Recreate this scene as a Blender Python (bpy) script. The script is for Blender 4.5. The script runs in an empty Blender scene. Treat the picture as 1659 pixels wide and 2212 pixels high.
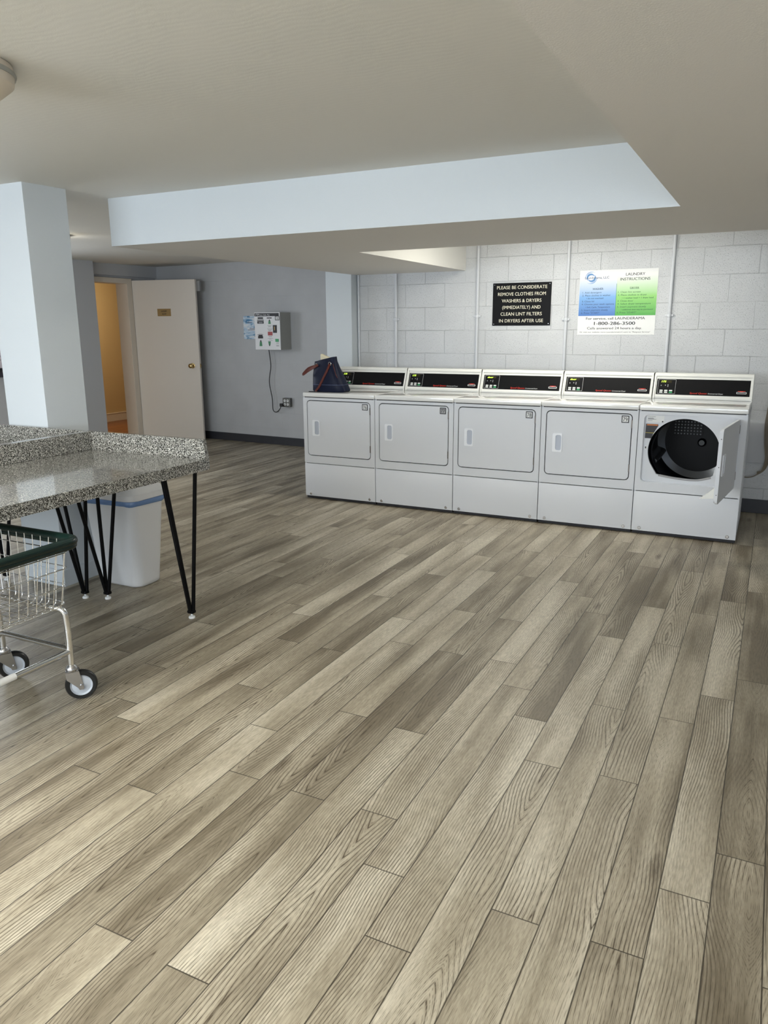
import bpy, bmesh, math, random
from mathutils import Vector, Matrix
PI = math.pi
sc = bpy.context.scene
C = sc.collection

# ------------------------------------------------------------------ camera
cam_d = bpy.data.cameras.new('camera'); cam = bpy.data.objects.new('camera', cam_d); C.objects.link(cam)
CP = Vector((3.5482, -5.5169, 1.4444)); yaw, pit, rol = -0.4673, -0.2370, -0.0063
fw = Vector((math.sin(yaw)*math.cos(pit), math.cos(yaw)*math.cos(pit), math.sin(pit)))
rt = fw.cross(Vector((0, 0, 1))).normalized(); up = rt.cross(fw)
r2 = rt*math.cos(rol)+up*math.sin(rol); u2 = -rt*math.sin(rol)+up*math.cos(rol)
cam.matrix_world = Matrix(((r2.x, u2.x, -fw.x, CP.x), (r2.y, u2.y, -fw.y, CP.y), (r2.z, u2.z, -fw.z, CP.z), (0, 0, 0, 1)))
cam_d.sensor_fit = 'HORIZONTAL'; cam_d.sensor_width = 36; cam_d.lens = 1650.69/1659*36
cam_d.clip_start = 0.05
sc.camera = cam

# ------------------------------------------------------------------ world, light, exposure
sc.view_settings.view_transform = 'Standard'; sc.view_settings.look = 'None'
sc.view_settings.exposure = 0.95; sc.view_settings.gamma = 1.0; sc.view_settings.use_curve_mapping = False
w = bpy.data.worlds.new('sky'); sc.world = w; w.use_nodes = True
w.node_tree.nodes['Background'].inputs[0].default_value = (0.62, 0.78, 1.0, 1)
w.node_tree.nodes['Background'].inputs[1].default_value = 0.6

def area(name, loc, direction, sx, sy, power, col, spread=PI):
    d = bpy.data.lights.new(name, 'AREA'); d.shape = 'RECTANGLE'; d.size = sx; d.size_y = sy
    d.energy = power; d.color = col; d.spread = spread
    o = bpy.data.objects.new(name, d); C.objects.link(o); o.location = loc
    o.rotation_euler = Vector(direction).to_track_quat('-Z', 'Y').to_euler()
    return o
# daylight outside the windows of the front wall (behind the camera) and of the left wall
area('daylight_front', (0.4, -8.26, 1.35), (0, 1, 0.0), 3.4, 1.0, 82, (0.82, 0.91, 1.0))
area('daylight_front_right', (4.3, -8.26, 1.35), (0, 1, 0.0), 2.4, 1.0, 44, (0.86, 0.93, 1.0))
area('daylight_left', (-3.98, -1.0, 1.5), (1, 0, -0.1), 1.6, 0.8, 30, (0.86, 0.92, 1.0))
EMIT_NEAR, EMIT_MID, EMIT_TRAY, EMIT_BACK, EMIT_HALL = 6.0, 27.0, 13.0, 10.0, 36.0

# ------------------------------------------------------------------ materials
def mat(name, col=(0.8, 0.8, 0.8), rough=0.5, metal=0.0, spec=0.5, emit=None, es=0.0, coat=0.0):
    m = bpy.data.materials.new(name); m.use_nodes = True
    b = m.node_tree.nodes['Principled BSDF']
    b.inputs['Base Color'].default_value = (*col, 1); b.inputs['Roughness'].default_value = rough
    b.inputs['Metallic'].default_value = metal; b.inputs['Specular IOR Level'].default_value = spec
    b.inputs['Coat Weight'].default_value = coat
    if emit: b.inputs['Emission Color'].default_value = (*emit, 1); b.inputs['Emission Strength'].default_value = es
    return m
def N(m, t, **kw):
    n = m.node_tree.nodes.new(t)
    for k, v in kw.items():
        if k.startswith('_'): setattr(n, k[1:], v)
        else: n.inputs[k.replace('__', ' ')].default_value = v
    return n
def L(m, a, b): m.node_tree.links.new(a, b)
def bsdf(m): return m.node_tree.nodes['Principled BSDF']
def coords(m, kind='Object', scale=(1, 1, 1)):
    tc = N(m, 'ShaderNodeTexCoord'); mp = N(m, 'ShaderNodeMapping'); mp.inputs['Scale'].default_value = scale
    L(m, tc.outputs[kind], mp.inputs['Vector']); return mp.outputs['Vector']
def bump(m, h, strength, dist, prev=None):
    b = N(m, 'ShaderNodeBump'); b.inputs['Strength'].default_value = strength; b.inputs['Distance'].default_value = dist
    L(m, h, b.inputs['Height'])
    if prev: L(m, prev, b.inputs['Normal'])
    return b.outputs['Normal']
def noise(m, vec, scale, detail=3, rough=0.5, dist=0.0):
    n = N(m, 'ShaderNodeTexNoise'); n.inputs['Scale'].default_value = scale; n.inputs['Detail'].default_value = detail
    n.inputs['Roughness'].default_value = rough; n.inputs['Distortion'].default_value = dist
    L(m, vec, n.inputs['Vector']); return n.outputs['Fac']
def ramp(m, fac, stops, interp='LINEAR'):
    r = N(m, 'ShaderNodeValToRGB'); cr = r.color_ramp; cr.interpolation = interp
    while len(cr.elements) < len(stops): cr.elements.new(0.5)
    for e, (p, c) in zip(cr.elements, stops):
        e.position = p; e.color = (*c, 1) if len(c) == 3 else c
    L(m, fac, r.inputs['Fac']); return r.outputs['Color']
def math_(m, op, a, b=None, c=None, clamp=False):
    n = N(m, 'ShaderNodeMath'); n.operation = op; n.use_clamp = clamp
    for i, v in enumerate((a, b, c)):
        if v is None: continue
        if isinstance(v, (int, float)): n.inputs[i].default_value = v
        else: L(m, v, n.inputs[i])
    return n.outputs[0]
def mix(m, fac, a, b, mode='MIX'):
    n = N(m, 'ShaderNodeMix'); n.data_type = 'RGBA'; n.blend_type = mode
    for i, v in ((0, fac), (6, a), (7, b)):
        if isinstance(v, (int, float)): n.inputs[i].default_value = v
        elif isinstance(v, tuple): n.inputs[i].default_value = (*v, 1)
        else: L(m, v, n.inputs[i])
    return n.outputs[2]

def plaster(name, col, rough=0.7, s=0.25, swirl=False):
    m = mat(name, col, rough, spec=0.25)
    v = coords(m)
    h = noise(m, v, 260, 3, 0.6)
    nrm = bump(m, h, s, 0.002)
    if swirl:
        v2 = coords(m, scale=(1, 1, 1))
        wv = N(m, 'ShaderNodeTexWave'); wv.wave_type = 'RINGS'; wv.inputs['Scale'].default_value = 14
        wv.inputs['Distortion'].default_value = 9; wv.inputs['Detail'].default_value = 2; wv.inputs['Detail Scale'].default_value = 0.6
        L(m, v2, wv.inputs['Vector']); nrm = bump(m, wv.outputs['Fac'], 0.05, 0.002, nrm)
    L(m, nrm, bsdf(m).inputs['Normal']); return m
M = {}
M['ceil'] = plaster('ceiling_paint', (0.73, 0.715, 0.665), swirl=True, s=0.12)
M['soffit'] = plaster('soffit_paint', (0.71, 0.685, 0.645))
M['paint'] = plaster('wall_paint_pale_grey', (0.62, 0.665, 0.70))
M['paint_grey'] = plaster('wall_paint_grey', (0.53, 0.54, 0.56))
M['tan'] = plaster('hall_paint_tan', (0.60, 0.45, 0.24))
def block_mat(name, col, strength, roughness_pits, phase=(0, 0), bw=0.387):
    m = mat(name, col, 0.6, spec=0.3)
    tc = N(m, 'ShaderNodeTexCoord'); sep = N(m, 'ShaderNodeSeparateXYZ'); L(m, tc.outputs['Object'], sep.inputs[0])
    cb = N(m, 'ShaderNodeCombineXYZ')
    L(m, math_(m, 'ADD', sep.outputs[0], phase[0]), cb.inputs[0]); L(m, math_(m, 'ADD', sep.outputs[2], phase[1]), cb.inputs[1])
    wob = N(m, 'ShaderNodeTexNoise'); wob.inputs['Scale'].default_value = 7; L(m, cb.outputs[0], wob.inputs['Vector'])
    wv = N(m, 'ShaderNodeVectorMath'); wv.operation = 'MULTIPLY_ADD'
    L(m, wob.outputs['Color'], wv.inputs[0]); wv.inputs[1].default_value = (0.008, 0.008, 0); L(m, cb.outputs[0], wv.inputs[2])
    br = N(m, 'ShaderNodeTexBrick'); br.offset = 0.5; br.offset_frequency = 2; br.squash = 1
    br.inputs['Scale'].default_value = 1; br.inputs['Brick Width'].default_value = bw; br.inputs['Row Height'].default_value = 0.2032
    br.inputs['Mortar Size'].default_value = 0.0035; br.inputs['Mortar Smooth'].default_value = 0.6
    L(m, wv.outputs[0], br.inputs['Vector'])
    fade = ramp(m, noise(m, cb.outputs[0], 2.1, 2), [(0.38, (0.25,)*3), (0.62, (1,)*3)])
    g = math_(m, 'MULTIPLY', br.outputs['Fac'], fade)
    h = math_(m, 'SUBTRACT', 1.0, g)
    pit = noise(m, cb.outputs[0], 95, 4, 0.75)
    pit2 = ramp(m, noise(m, cb.outputs[0], 150, 2, 0.5), [(0.27, (0,)*3), (0.36, (1,)*3)])
    nrm = bump(m, h, strength, 0.006)
    nrm = bump(m, pit, roughness_pits, 0.004, nrm)
    nrm = bump(m, pit2, roughness_pits, 0.004, nrm)
    L(m, nrm, bsdf(m).inputs['Normal'])
    c = mix(m, math_(m, 'MULTIPLY', g, 0.17 if strength > .6 else 0.08), tuple(col), tuple(x*0.55 for x in col))
    var = ramp(m, noise(m, cb.outputs[0], 3.5, 3), [(0.3, (0.95,)*3), (0.7, (1.03,)*3)])
    L(m, mix(m, 1.0, c, var, 'MULTIPLY'), bsdf(m).inputs['Base Color'])
    return m
M['block'] = block_mat('painted_block_light', (0.64, 0.655, 0.67), 0.9, 0.95, (0.106, 0.003))
M['block_grey'] = block_mat('painted_block_grey', (0.52, 0.53, 0.545), 0.22, 0.06)
M['base'] = mat('vinyl_base_charcoal', (0.035, 0.037, 0.045), 0.5)
M['enamel'] = mat('white_enamel', (0.70, 0.72, 0.755), 0.55, spec=0.3)
M['enamel_top'] = mat('white_enamel_top', (0.80, 0.80, 0.78), 0.12, coat=0.5)
M['console'] = mat('ivory_plastic', (0.80, 0.80, 0.76), 0.3)
M['handle_w'] = mat('white_plastic', (0.86, 0.88, 0.92), 0.3)
M['gap'] = mat('dark_gap', (0.02, 0.02, 0.025), 0.7)
M['panelblk'] = mat('black_panel', (0.004, 0.004, 0.005), 0.5, spec=0.15)
M['disp'] = mat('display_window', (0.03, 0.025, 0.01), 0.2)
M['led'] = mat('led_segments', (0.2, 0.3, 0.02), 0.5, emit=(0.62, 1.0, 0.10), es=1.3)
M['red'] = mat('red_print', (0.75, 0.05, 0.03), 0.4)
M['whiteprint'] = mat('white_print', (0.75, 0.75, 0.75), 0.4)
M['greyprint'] = mat('grey_print', (0.35, 0.35, 0.36), 0.4)
M['btn'] = mat('button_white', (0.72, 0.74, 0.72), 0.4)
M['btng'] = mat('button_green', (0.03, 0.35, 0.12), 0.4)
M['blk'] = mat('black_ink', (0.015, 0.015, 0.02), 0.5)
M['steel'] = mat('steel', (0.55, 0.55, 0.56), 0.25, 1.0)
M['darksteel'] = mat('hinge_steel', (0.17, 0.15, 0.14), 0.4, 0.8)
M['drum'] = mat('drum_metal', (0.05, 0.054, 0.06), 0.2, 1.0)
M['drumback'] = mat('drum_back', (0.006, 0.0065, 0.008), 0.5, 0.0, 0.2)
M['chrome'] = mat('chrome_wire', (0.82, 0.83, 0.84), 0.16, 1.0)
M['white'] = mat('white_card', (0.80, 0.81, 0.80), 0.6, spec=0.3)
M['cream'] = mat('cream_paper', (0.82, 0.74, 0.54), 0.7)
M['pipe'] = mat('painted_conduit', (0.62, 0.64, 0.67), 0.4)
M['doorp'] = plaster('door_paint_cream', (0.80, 0.735, 0.66), 0.45, 0.05)
M['trim'] = plaster('trim_paint_cream', (0.70, 0.63, 0.54), 0.45, 0.05)
M['brass'] = mat('brass', (0.55, 0.40, 0.18), 0.25, 1.0)
M['brassplate'] = mat('brass_plate', (0.38, 0.25, 0.10), 0.45, 0.3)
M['blackiron'] = mat('black_iron', (0.003, 0.003, 0.0035), 0.55, spec=0.15)
M['rubber'] = mat('black_rubber', (0.012, 0.013, 0.014), 0.3)
M['wheel'] = mat('grey_wheel_hub', (0.50, 0.54, 0.60), 0.35)
M['bumper'] = mat('dark_green_vinyl', (0.004, 0.016, 0.013), 0.25)
M['binw'] = plaster('bin_plastic', (0.76, 0.76, 0.76), 0.4, 0.04)
M['liner'] = mat('blue_liner', (0.16, 0.27, 0.50), 0.25)
M['navy'] = mat('navy_leather', (0.0025, 0.006, 0.026), 0.5, spec=0.25)
M['brown'] = mat('brown_leather', (0.10, 0.014, 0.006), 0.4)
M['stitch'] = mat('pale_stitching', (0.12, 0.15, 0.28), 0.6)
M['boxgrey'] = mat('box_side_grey', (0.36, 0.36, 0.33), 0.5)
M['boxface'] = mat('box_face', (0.76, 0.76, 0.77), 0.4)
M['arrow'] = mat('green_print', (0.02, 0.20, 0.07), 0.4)
M['redsq'] = mat('red_square', (0.36, 0.02, 0.015), 0.4)
M['cord'] = mat('black_cord', (0.01, 0.01, 0.012), 0.5)
M['outlet'] = mat('outlet_metal', (0.16, 0.16, 0.15), 0.4, 0.7)
M['cablebeige'] = mat('beige_cable', (0.20, 0.165, 0.12), 0.5)
M['hose_grey'] = mat('grey_box', (0.30, 0.30, 0.30), 0.5)
M['glass'] = mat('window_glass', (0.9, 0.95, 0.95), 0.05)
bsdf(M['glass']).inputs['Transmission Weight'].default_value = 1.0
def lamp_mat(name, col, s): return mat(name, (0.9, 0.9, 0.88), 0.5, emit=col, es=s)
def granite():
    m = mat('speckled_granite_laminate', rough=0.12, coat=0.25)
    v = coords(m)
    a = N(m, 'ShaderNodeTexVoronoi'); a.inputs['Scale'].default_value = 400; L(m, v, a.inputs['Vector'])
    s = N(m, 'ShaderNodeSeparateColor'); L(m, a.outputs['Color'], s.inputs[0])
    c1 = ramp(m, s.outputs[0], [(0, (0.015, 0.015, 0.013)), (0.27, (0.09, 0.088, 0.078)), (0.52, (0.24, 0.235, 0.21)), (0.78, (0.66, 0.65, 0.60))], 'CONSTANT')
    L(m, c1, bsdf(m).inputs['Base Color']); return m
M['granite'] = granite()
def floor_mat(name, c_lo, c_mid, c_hi, dark, rough=0.42):
    m = mat(name, rough=rough, spec=0.35)
    uv = N(m, 'ShaderNodeUVMap'); uv.uv_map = 'grain'
    ed = N(m, 'ShaderNodeUVMap'); ed.uv_map = 'edge'
    at = N(m, 'ShaderNodeAttribute'); at.attribute_name = 'tone'
    def sc_(sx, sy):
        mp = N(m, 'ShaderNodeMapping'); mp.inputs['Scale'].default_value = (sx, sy, 1); L(m, uv.outputs[0], mp.inputs[0]); return mp.outputs[0]
    # cathedral figure: contour lines of (distance from the plank's heart) + (slow wander along the plank)
    sd = N(m, 'ShaderNodeAttribute'); sd.attribute_name = 'heart'
    se = N(m, 'ShaderNodeSeparateXYZ'); L(m, ed.outputs[0], se.inputs[0])
    wig = math_(m, 'MULTIPLY_ADD', math_(m, 'SUBTRACT', noise(m, sc_(0.01, 1.6), 1.0, 1, 0.4), 0.5), 0.35, sd.outputs['Fac'])
    x = math_(m, 'ABSOLUTE', math_(m, 'MULTIPLY', math_(m, 'SUBTRACT', se.outputs[0], wig), 2.0))
    f = math_(m, 'MULTIPLY', math_(m, 'POWER', x, 1.25), 5.2)
    f = math_(m, 'MULTIPLY_ADD', noise(m, sc_(0.01, 1.35), 1.0, 1, 0.4), 19.0, f)
    f = math_(m, 'MULTIPLY_ADD', noise(m, sc_(18, 2.6), 1.0, 2, 0.5), 1.5, f)
    fine = noise(m, sc_(60, 22), 1.0, 3, 0.6)
    f2 = math_(m, 'MULTIPLY_ADD', fine, 0.20, f)
    tri = math_(m, 'ABSOLUTE', math_(m, 'SUBTRACT', math_(m, 'FRACT', f2), 0.5))
    line = ramp(m, tri, [(0.0, (0,)*3), (0.22, (0.06,)*3), (0.40, (0.5,)*3), (0.47, (1,)*3)])
    zone = ramp(m, noise(m, sc_(5.0, 1.1), 1.0, 2, 0.5), [(0.40, (0.12,)*3), (0.60, (1,)*3)])
    fline = math_(m, 'ABSOLUTE', math_(m, 'SUBTRACT', math_(m, 'FRACT', math_(m, 'MULTIPLY', f2, 3.0)), 0.5))
    fl2 = ramp(m, fline, [(0.24, (0,)*3), (0.46, (1,)*3)])
    pores = noise(m, sc_(240, 26), 1.0, 2, 0.55)
    pl = ramp(m, pores, [(0.42, (0,)*3), (0.60, (1,)*3)])
    streak = noise(m, sc_(60, 1.1), 1.0, 4, 0.6)
    big = noise(m, sc_(9, 1.3), 1.0, 2, 0.5)
    knotv = N(m, 'ShaderNodeTexVoronoi'); knotv.inputs['Scale'].default_value = 1; L(m, sc_(4.2, 1.15), knotv.inputs['Vector'])
    knot = ramp(m, knotv.outputs['Distance'], [(0.0, (1,)*3), (0.035, (0.75,)*3), (0.10, (0,)*3)])
    heart = ramp(m, x, [(0.0, (1,)*3), (0.75, (0,)*3)])
    t = math_(m, 'MULTIPLY_ADD', math_(m, 'SUBTRACT', big, 0.5), 1.9, math_(m, 'MULTIPLY_ADD', at.outputs['Fac'], 0.78, 0.11))
    t = math_(m, 'MULTIPLY_ADD', math_(m, 'SUBTRACT', streak, 0.5), 0.55, t)
    t = math_(m, 'SUBTRACT', t, math_(m, 'MULTIPLY', heart, 0.13), clamp=True)
    base = ramp(m, t, [(0.0, c_lo), (0.5, c_mid), (1.0, c_hi)])
    k = math_(m, 'MULTIPLY', line, math_(m, 'MULTIPLY', zone, 0.85))
    k = math_(m, 'ADD', k, math_(m, 'MULTIPLY', math_(m, 'MULTIPLY', fl2, pl), 0.50))
    k = math_(m, 'ADD', k, math_(m, 'MULTIPLY', pl, 0.10))
    k = math_(m, 'ADD', k, math_(m, 'MULTIPLY', knot, 0.6), clamp=True)
    c = mix(m, k, base, dark)
    sep = N(m, 'ShaderNodeSeparateXYZ'); L(m, ed.outputs[0], sep.inputs[0])
    dx = math_(m, 'MINIMUM', sep.outputs[0], math_(m, 'SUBTRACT', 1, sep.outputs[0]))
    dy = math_(m, 'MINIMUM', sep.outputs[1], math_(m, 'SUBTRACT', 1, sep.outputs[1]))
    e = math_(m, 'MINIMUM', math_(m, 'MULTIPLY', dx, 0.1243), math_(m, 'MULTIPLY', dy, 1.216))
    seam = ramp(m, math_(m, 'MULTIPLY', e, 100.0), [(0.0, (1,)*3), (0.13, (0.9,)*3), (0.21, (0,)*3)])
    c = mix(m, math_(m, 'MULTIPLY', seam, 0.9), c, (0.035, 0.028, 0.018))
    L(m, c, bsdf(m).inputs['Base Color'])
    nrm = bump(m, math_(m, 'SUBTRACT', 1, k), 0.25, 0.0008)
    nrm = bump(m, math_(m, 'SUBTRACT', 1, seam), 0.5, 0.0015, nrm)
    L(m, nrm, bsdf(m).inputs['Normal']); return m
M['floor'] = floor_mat('vinyl_plank_greige', (0.19, 0.158, 0.108), (0.42, 0.368, 0.275), (0.64, 0.585, 0.465), (0.075, 0.056, 0.034))
M['floor_hall'] = floor_mat('hall_wood_orange', (0.16, 0.055, 0.015), (0.26, 0.09, 0.025), (0.40, 0.15, 0.045), (0.10, 0.03, 0.01), 0.3)

# ------------------------------------------------------------------ mesh helpers
ORG = {}
def obj(name, bm, m, parent=None, smooth=False, sub=False):
    """One mesh object. Vertices are written in the frame of the thing's Empty (parent's frame)."""
    me = bpy.data.meshes.new(name); bmesh.ops.recalc_face_normals(bm, faces=bm.faces); bm.to_mesh(me); bm.free()
    if smooth:
        for p in me.polygons: p.use_smooth = True
        if smooth != 'all':
            try: me.set_sharp_from_angle(angle=math.radians(smooth if smooth is not True else 40))
            except Exception: pass
    if m is not None:
        for mm in (m if isinstance(m, (list, tuple)) else [m]): me.materials.append(mm)
    o = bpy.data.objects.new(name, me); C.objects.link(o)
    if parent: o.parent = parent
    return o
def thing(name, label, cat, loc=(0, 0, 0), rotz=0.0, group=None):
    o = bpy.data.objects.new(name, None); C.objects.link(o); o.empty_display_size = 0.1
    o.location = loc; o.rotation_euler = (0, 0, rotz); o['label'] = label; o['category'] = cat
    if group: o['group'] = group
    return o
def tag(o, label, cat, group=None):
    o['label'] = label; o['category'] = cat
    if group: o['group'] = group
    return o
def struct(name, bm, m, parent=None, smooth=False):
    o = obj(name, bm, m, parent, smooth)
    if parent is None: o['kind'] = 'structure'
    return o
def nb(): return bmesh.new()
def merge(bm, b2, mi=0):
    me = bpy.data.meshes.new('t'); b2.to_mesh(me); b2.free(); n = len(bm.faces); bm.from_mesh(me); bpy.data.meshes.remove(me)
    bm.faces.ensure_lookup_table()
    for f in bm.faces[n:]: f.material_index = mi
def box(bm, x0, x1, y0, y1, z0, z1, bev=0.0, seg=2, mi=0, mtx=None):
    b = bmesh.new(); bmesh.ops.create_cube(b, size=1)
    for v in b.verts: v.co = Vector(((x0+x1)/2+v.co.x*(x1-x0), (y0+y1)/2+v.co.y*(y1-y0), (z0+z1)/2+v.co.z*(z1-z0)))
    if bev > 0: bmesh.ops.bevel(b, geom=b.edges[:], offset=bev, segments=seg, affect='EDGES', profile=0.5)
    if mtx: bmesh.ops.transform(b, matrix=mtx, verts=b.verts)
    merge(bm, b, mi); return bm
def tube(bm, pts, r, n=10, mi=0, closed=False, cap=True):
    pts = [Vector(p) for p in pts]; rs = r if isinstance(r, (list, tuple)) else [r]*len(pts)
    b = bmesh.new(); rings = []; nrm = None
    for i, p in enumerate(pts):
        a = pts[i-1] if (i > 0 or closed) else p; c = pts[(i+1) % len(pts)] if (i < len(pts)-1 or closed) else p
        t = (c-a).normalized()
        if nrm is None:
            nrm = t.orthogonal().normalized()
        else:
            nrm = (nrm-t*nrm.dot(t)); nrm = nrm.normalized() if nrm.length > 1e-6 else t.orthogonal().normalized()
        bi = t.cross(nrm)
        rings.append([b.verts.new(p+(nrm*math.cos(2*PI*k/n)+bi*math.sin(2*PI*k/n))*rs[i]) for k in range(n)])
    m = len(rings)
    for i in range(m if closed else m-1):
        A, B = rings[i], rings[(i+1) % m]
        for k in range(n): b.faces.new((A[k], A[(k+1) % n], B[(k+1) % n], B[k]))
    if cap and not closed: b.faces.new(rings[0][::-1]); b.faces.new(rings[-1])
    merge(bm, b, mi); return bm
def smooth_path(pts, k=8):
    P = [Vector(p) for p in pts]; out = []
    for i in range(len(P)-1):
        p0 = P[max(i-1, 0)]; p1 = P[i]; p2 = P[i+1]; p3 = P[min(i+2, len(P)-1)]
        for j in range(k):
            t = j/k
            out.append(0.5*((2*p1)+(-p0+p2)*t+(2*p0-5*p1+4*p2-p3)*t*t+(-p0+3*p1-3*p2+p3)*t**3))
    out.append(P[-1]); return out
def fillet(pts, r, k=6):
    P = [Vector(p) for p in pts]; out = [P[0]]
    for i in range(1, len(P)-1):
        a = (P[i-1]-P[i]); c = (P[i+1]-P[i]); rr = min(r, a.length*0.49, c.length*0.49)
        s = P[i]+a.normalized()*rr; e = P[i]+c.normalized()*rr
        for j in range(k+1):
            t = j/k; out.append(s*(1-t)**2+P[i]*2*t*(1-t)+e*t*t)
    out.append(P[-1]); return out
def lathe(bm, prof, center, axis='Z', n=32, mi=0, mtx=None, caps=True):
    b = bmesh.new(); rings = []
    for r, h in prof:
        ring = []
        for k in range(n):
            a = 2*PI*k/n; x, y = r*math.cos(a), r*math.sin(a)
            v = {'Z': (x, y, h), 'Y': (x, h, y), 'X': (h, x, y)}[axis]; ring.append(b.verts.new(Vector(v)+Vector(center)))
        rings.append(ring)
    for A, B in zip(rings, rings[1:]):
        for k in range(n): b.faces.new((A[k], A[(k+1) % n], B[(k+1) % n], B[k]))
    for R_ in (rings[0], rings[-1]) if caps else ():
        try: b.faces.new(R_)
        except Exception: pass
    bmesh.ops.remove_doubles(b, verts=b.verts, dist=1e-6)
    if mtx: bmesh.ops.transform(b, matrix=mtx, verts=b.verts)
    merge(bm, b, mi); return bm
def rrect(x0, x1, z0, z1, r, k=6):
    out = []
    for cx, cz, a0 in ((x1-r, z1-r, 0), (x0+r, z1-r, 90), (x0+r, z0+r, 180), (x1-r, z0+r, 270)):
        for j in range(k+1):
            a = math.radians(a0+90*j/k); out.append((cx+r*math.cos(a), cz+r*math.sin(a)))
    return out
def prism(bm, poly, y0, y1, mi=0, mtx=None, plane='XZ'):
    """polygon in X,Z pushed from y0 to y1 (plane XY: pushed in z)"""
    b = bmesh.new()
    f = (lambda p, h: (p[0], h, p[1])) if plane == 'XZ' else ((lambda p, h: (p[0], p[1], h)) if plane == 'XY' else (lambda p, h: (h, p[0], p[1])))
    A = [b.verts.new(f(p, y0)) for p in poly]; B = [b.verts.new(f(p, y1)) for p in poly]; n = len(poly)
    b.faces.new(A); b.faces.new(B[::-1])
    for i in range(n): b.faces.new((A[i], B[i], B[(i+1) % n], A[(i+1) % n]))
    if mtx: bmesh.ops.transform(b, matrix=mtx, verts=b.verts)
    merge(bm, b, mi); return bm
def resample(poly, c, n):
    out = []
    m = len(poly)
    for k in range(n):
        a = 2*PI*(k+0.5)/n; d = (math.cos(a), math.sin(a)); best = 0
        for i in range(m):
            p = poly[i]; q = poly[(i+1) % m]; ex, ey = q[0]-p[0], q[1]-p[1]
            det = d[0]*(-ey)+d[1]*ex
            if abs(det) < 1e-12: continue
            px, py = p[0]-c[0], p[1]-c[1]
            t = (px*(-ey)+py*ex)/det; s = (d[0]*py-d[1]*px)/det
            if t > 0 and -1e-6 <= s <= 1+1e-6: best = max(best, t)
        out.append((c[0]+d[0]*best, c[1]+d[1]*best))
    return out
def ringplate(bm, outer, inner, c, y0, y1, n=180, mi=0):
    O = resample(outer, c, n); I = resample(inner, c, n); b = bmesh.new()
    vo0 = [b.verts.new((p[0], y0, p[1])) for p in O]; vi0 = [b.verts.new((p[0], y0, p[1])) for p in I]
    vo1 = [b.verts.new((p[0], y1, p[1])) for p in O]; vi1 = [b.verts.new((p[0], y1, p[1])) for p in I]
    for i in range(n):
        j = (i+1) % n
        b.faces.new((vo0[i], vo0[j], vi0[j], vi0[i])); b.faces.new((vo1[i], vi1[i], vi1[j], vo1[j]))
        b.faces.new((vo0[i], vo1[i], vo1[j], vo0[j])); b.faces.new((vi0[i], vi0[j], vi1[j], vi1[i]))
    merge(bm, b, mi); return bm
def text(bm, s, x, z, h, width=None, mtx=None, align='LEFT', bold=0.0, mi=0, shear=0.0, depth=0.0004, y=0.0):
    """text standing in the XZ plane, facing -Y; x,z = left/centre of baseline, h = capital height"""
    cu = bpy.data.curves.new('t', 'FONT'); cu.body = s; cu.size = 1; cu.extrude = 0; cu.shear = shear; cu.resolution_u = 3
    o = bpy.data.objects.new('t', cu); C.objects.link(o)
    dg = bpy.context.evaluated_depsgraph_get(); dg.update()
    me = bpy.data.meshes.new_from_object(o.evaluated_get(dg)); C.objects.unlink(o); bpy.data.objects.remove(o); bpy.data.curves.remove(cu)
    xs = [v.co.x for v in me.vertices]
    if not xs: return
    x0, x1 = min(xs), max(xs); k = h/0.69; kx = k if width is None else width/(x1-x0)
    W_ = (x1-x0)*kx; off = {'LEFT': 0, 'CENTER': -W_/2, 'RIGHT': -W_}[align]
    for v in me.vertices: v.co = Vector((x+off+(v.co.x-x0)*kx, y, z+v.co.y*k))
    if mtx: me.transform(mtx)
    n = len(bm.faces); bm.from_mesh(me)
    for q in ((-1, 1) if bold else ()):      # heavier strokes: the same letters again a hair to either side
        for v in me.vertices: v.co.x += (2 if q == 1 else -1)*bold*1.4*h; v.co.y += 2e-5
        bm.from_mesh(me)
    bpy.data.meshes.remove(me); bm.faces.ensure_lookup_table()
    for f in bm.faces[n:]: f.material_index = mi
def shift(bm, v): bmesh.ops.translate(bm, verts=bm.verts, vec=Vector(v)); return bm

# ------------------------------------------------------------------ the room
X0, X1, YF, YB = -3.8, 6.2, -8.0, 1.05
ZS = 1.922
def cz(y): return 2.213+0.013*y          # underside of the main ceiling
def hexa(bm, pts):                        # 8 corners: bottom 4 then top 4
    vs = [bm.verts.new(p) for p in pts]
    for f in ((0, 1, 2, 3), (4, 7, 6, 5), (0, 4, 5, 1), (1, 5, 6, 2), (2, 6, 7, 3), (3, 7, 4, 0)): bm.faces.new([vs[i] for i in f])
    return bm
# floor: one mesh, one quad per plank, each with its own tone
random.seed(7)
PW, PL = 0.1243, 1.216
ROW = {3: -3.874, 2: -2.217, 1: -1.217, 0: -2.694, -1: -1.97, -2: -2.70, -3: -1.99, -4: -2.92, -5: -2.695, -6: -2.48, -7: -1.988, -8: -2.493,
       -9: -1.97, -10: -2.49, -11: -2.205, -12: -2.70, -13: -1.957, -14: -2.697, -15: -2.387, -16: -2.272, -17: -1.973, -18: -2.698,
       -19: -1.92, -20: -2.892, -21: -1.975, -23: -2.27, -24: -2.0}
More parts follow.
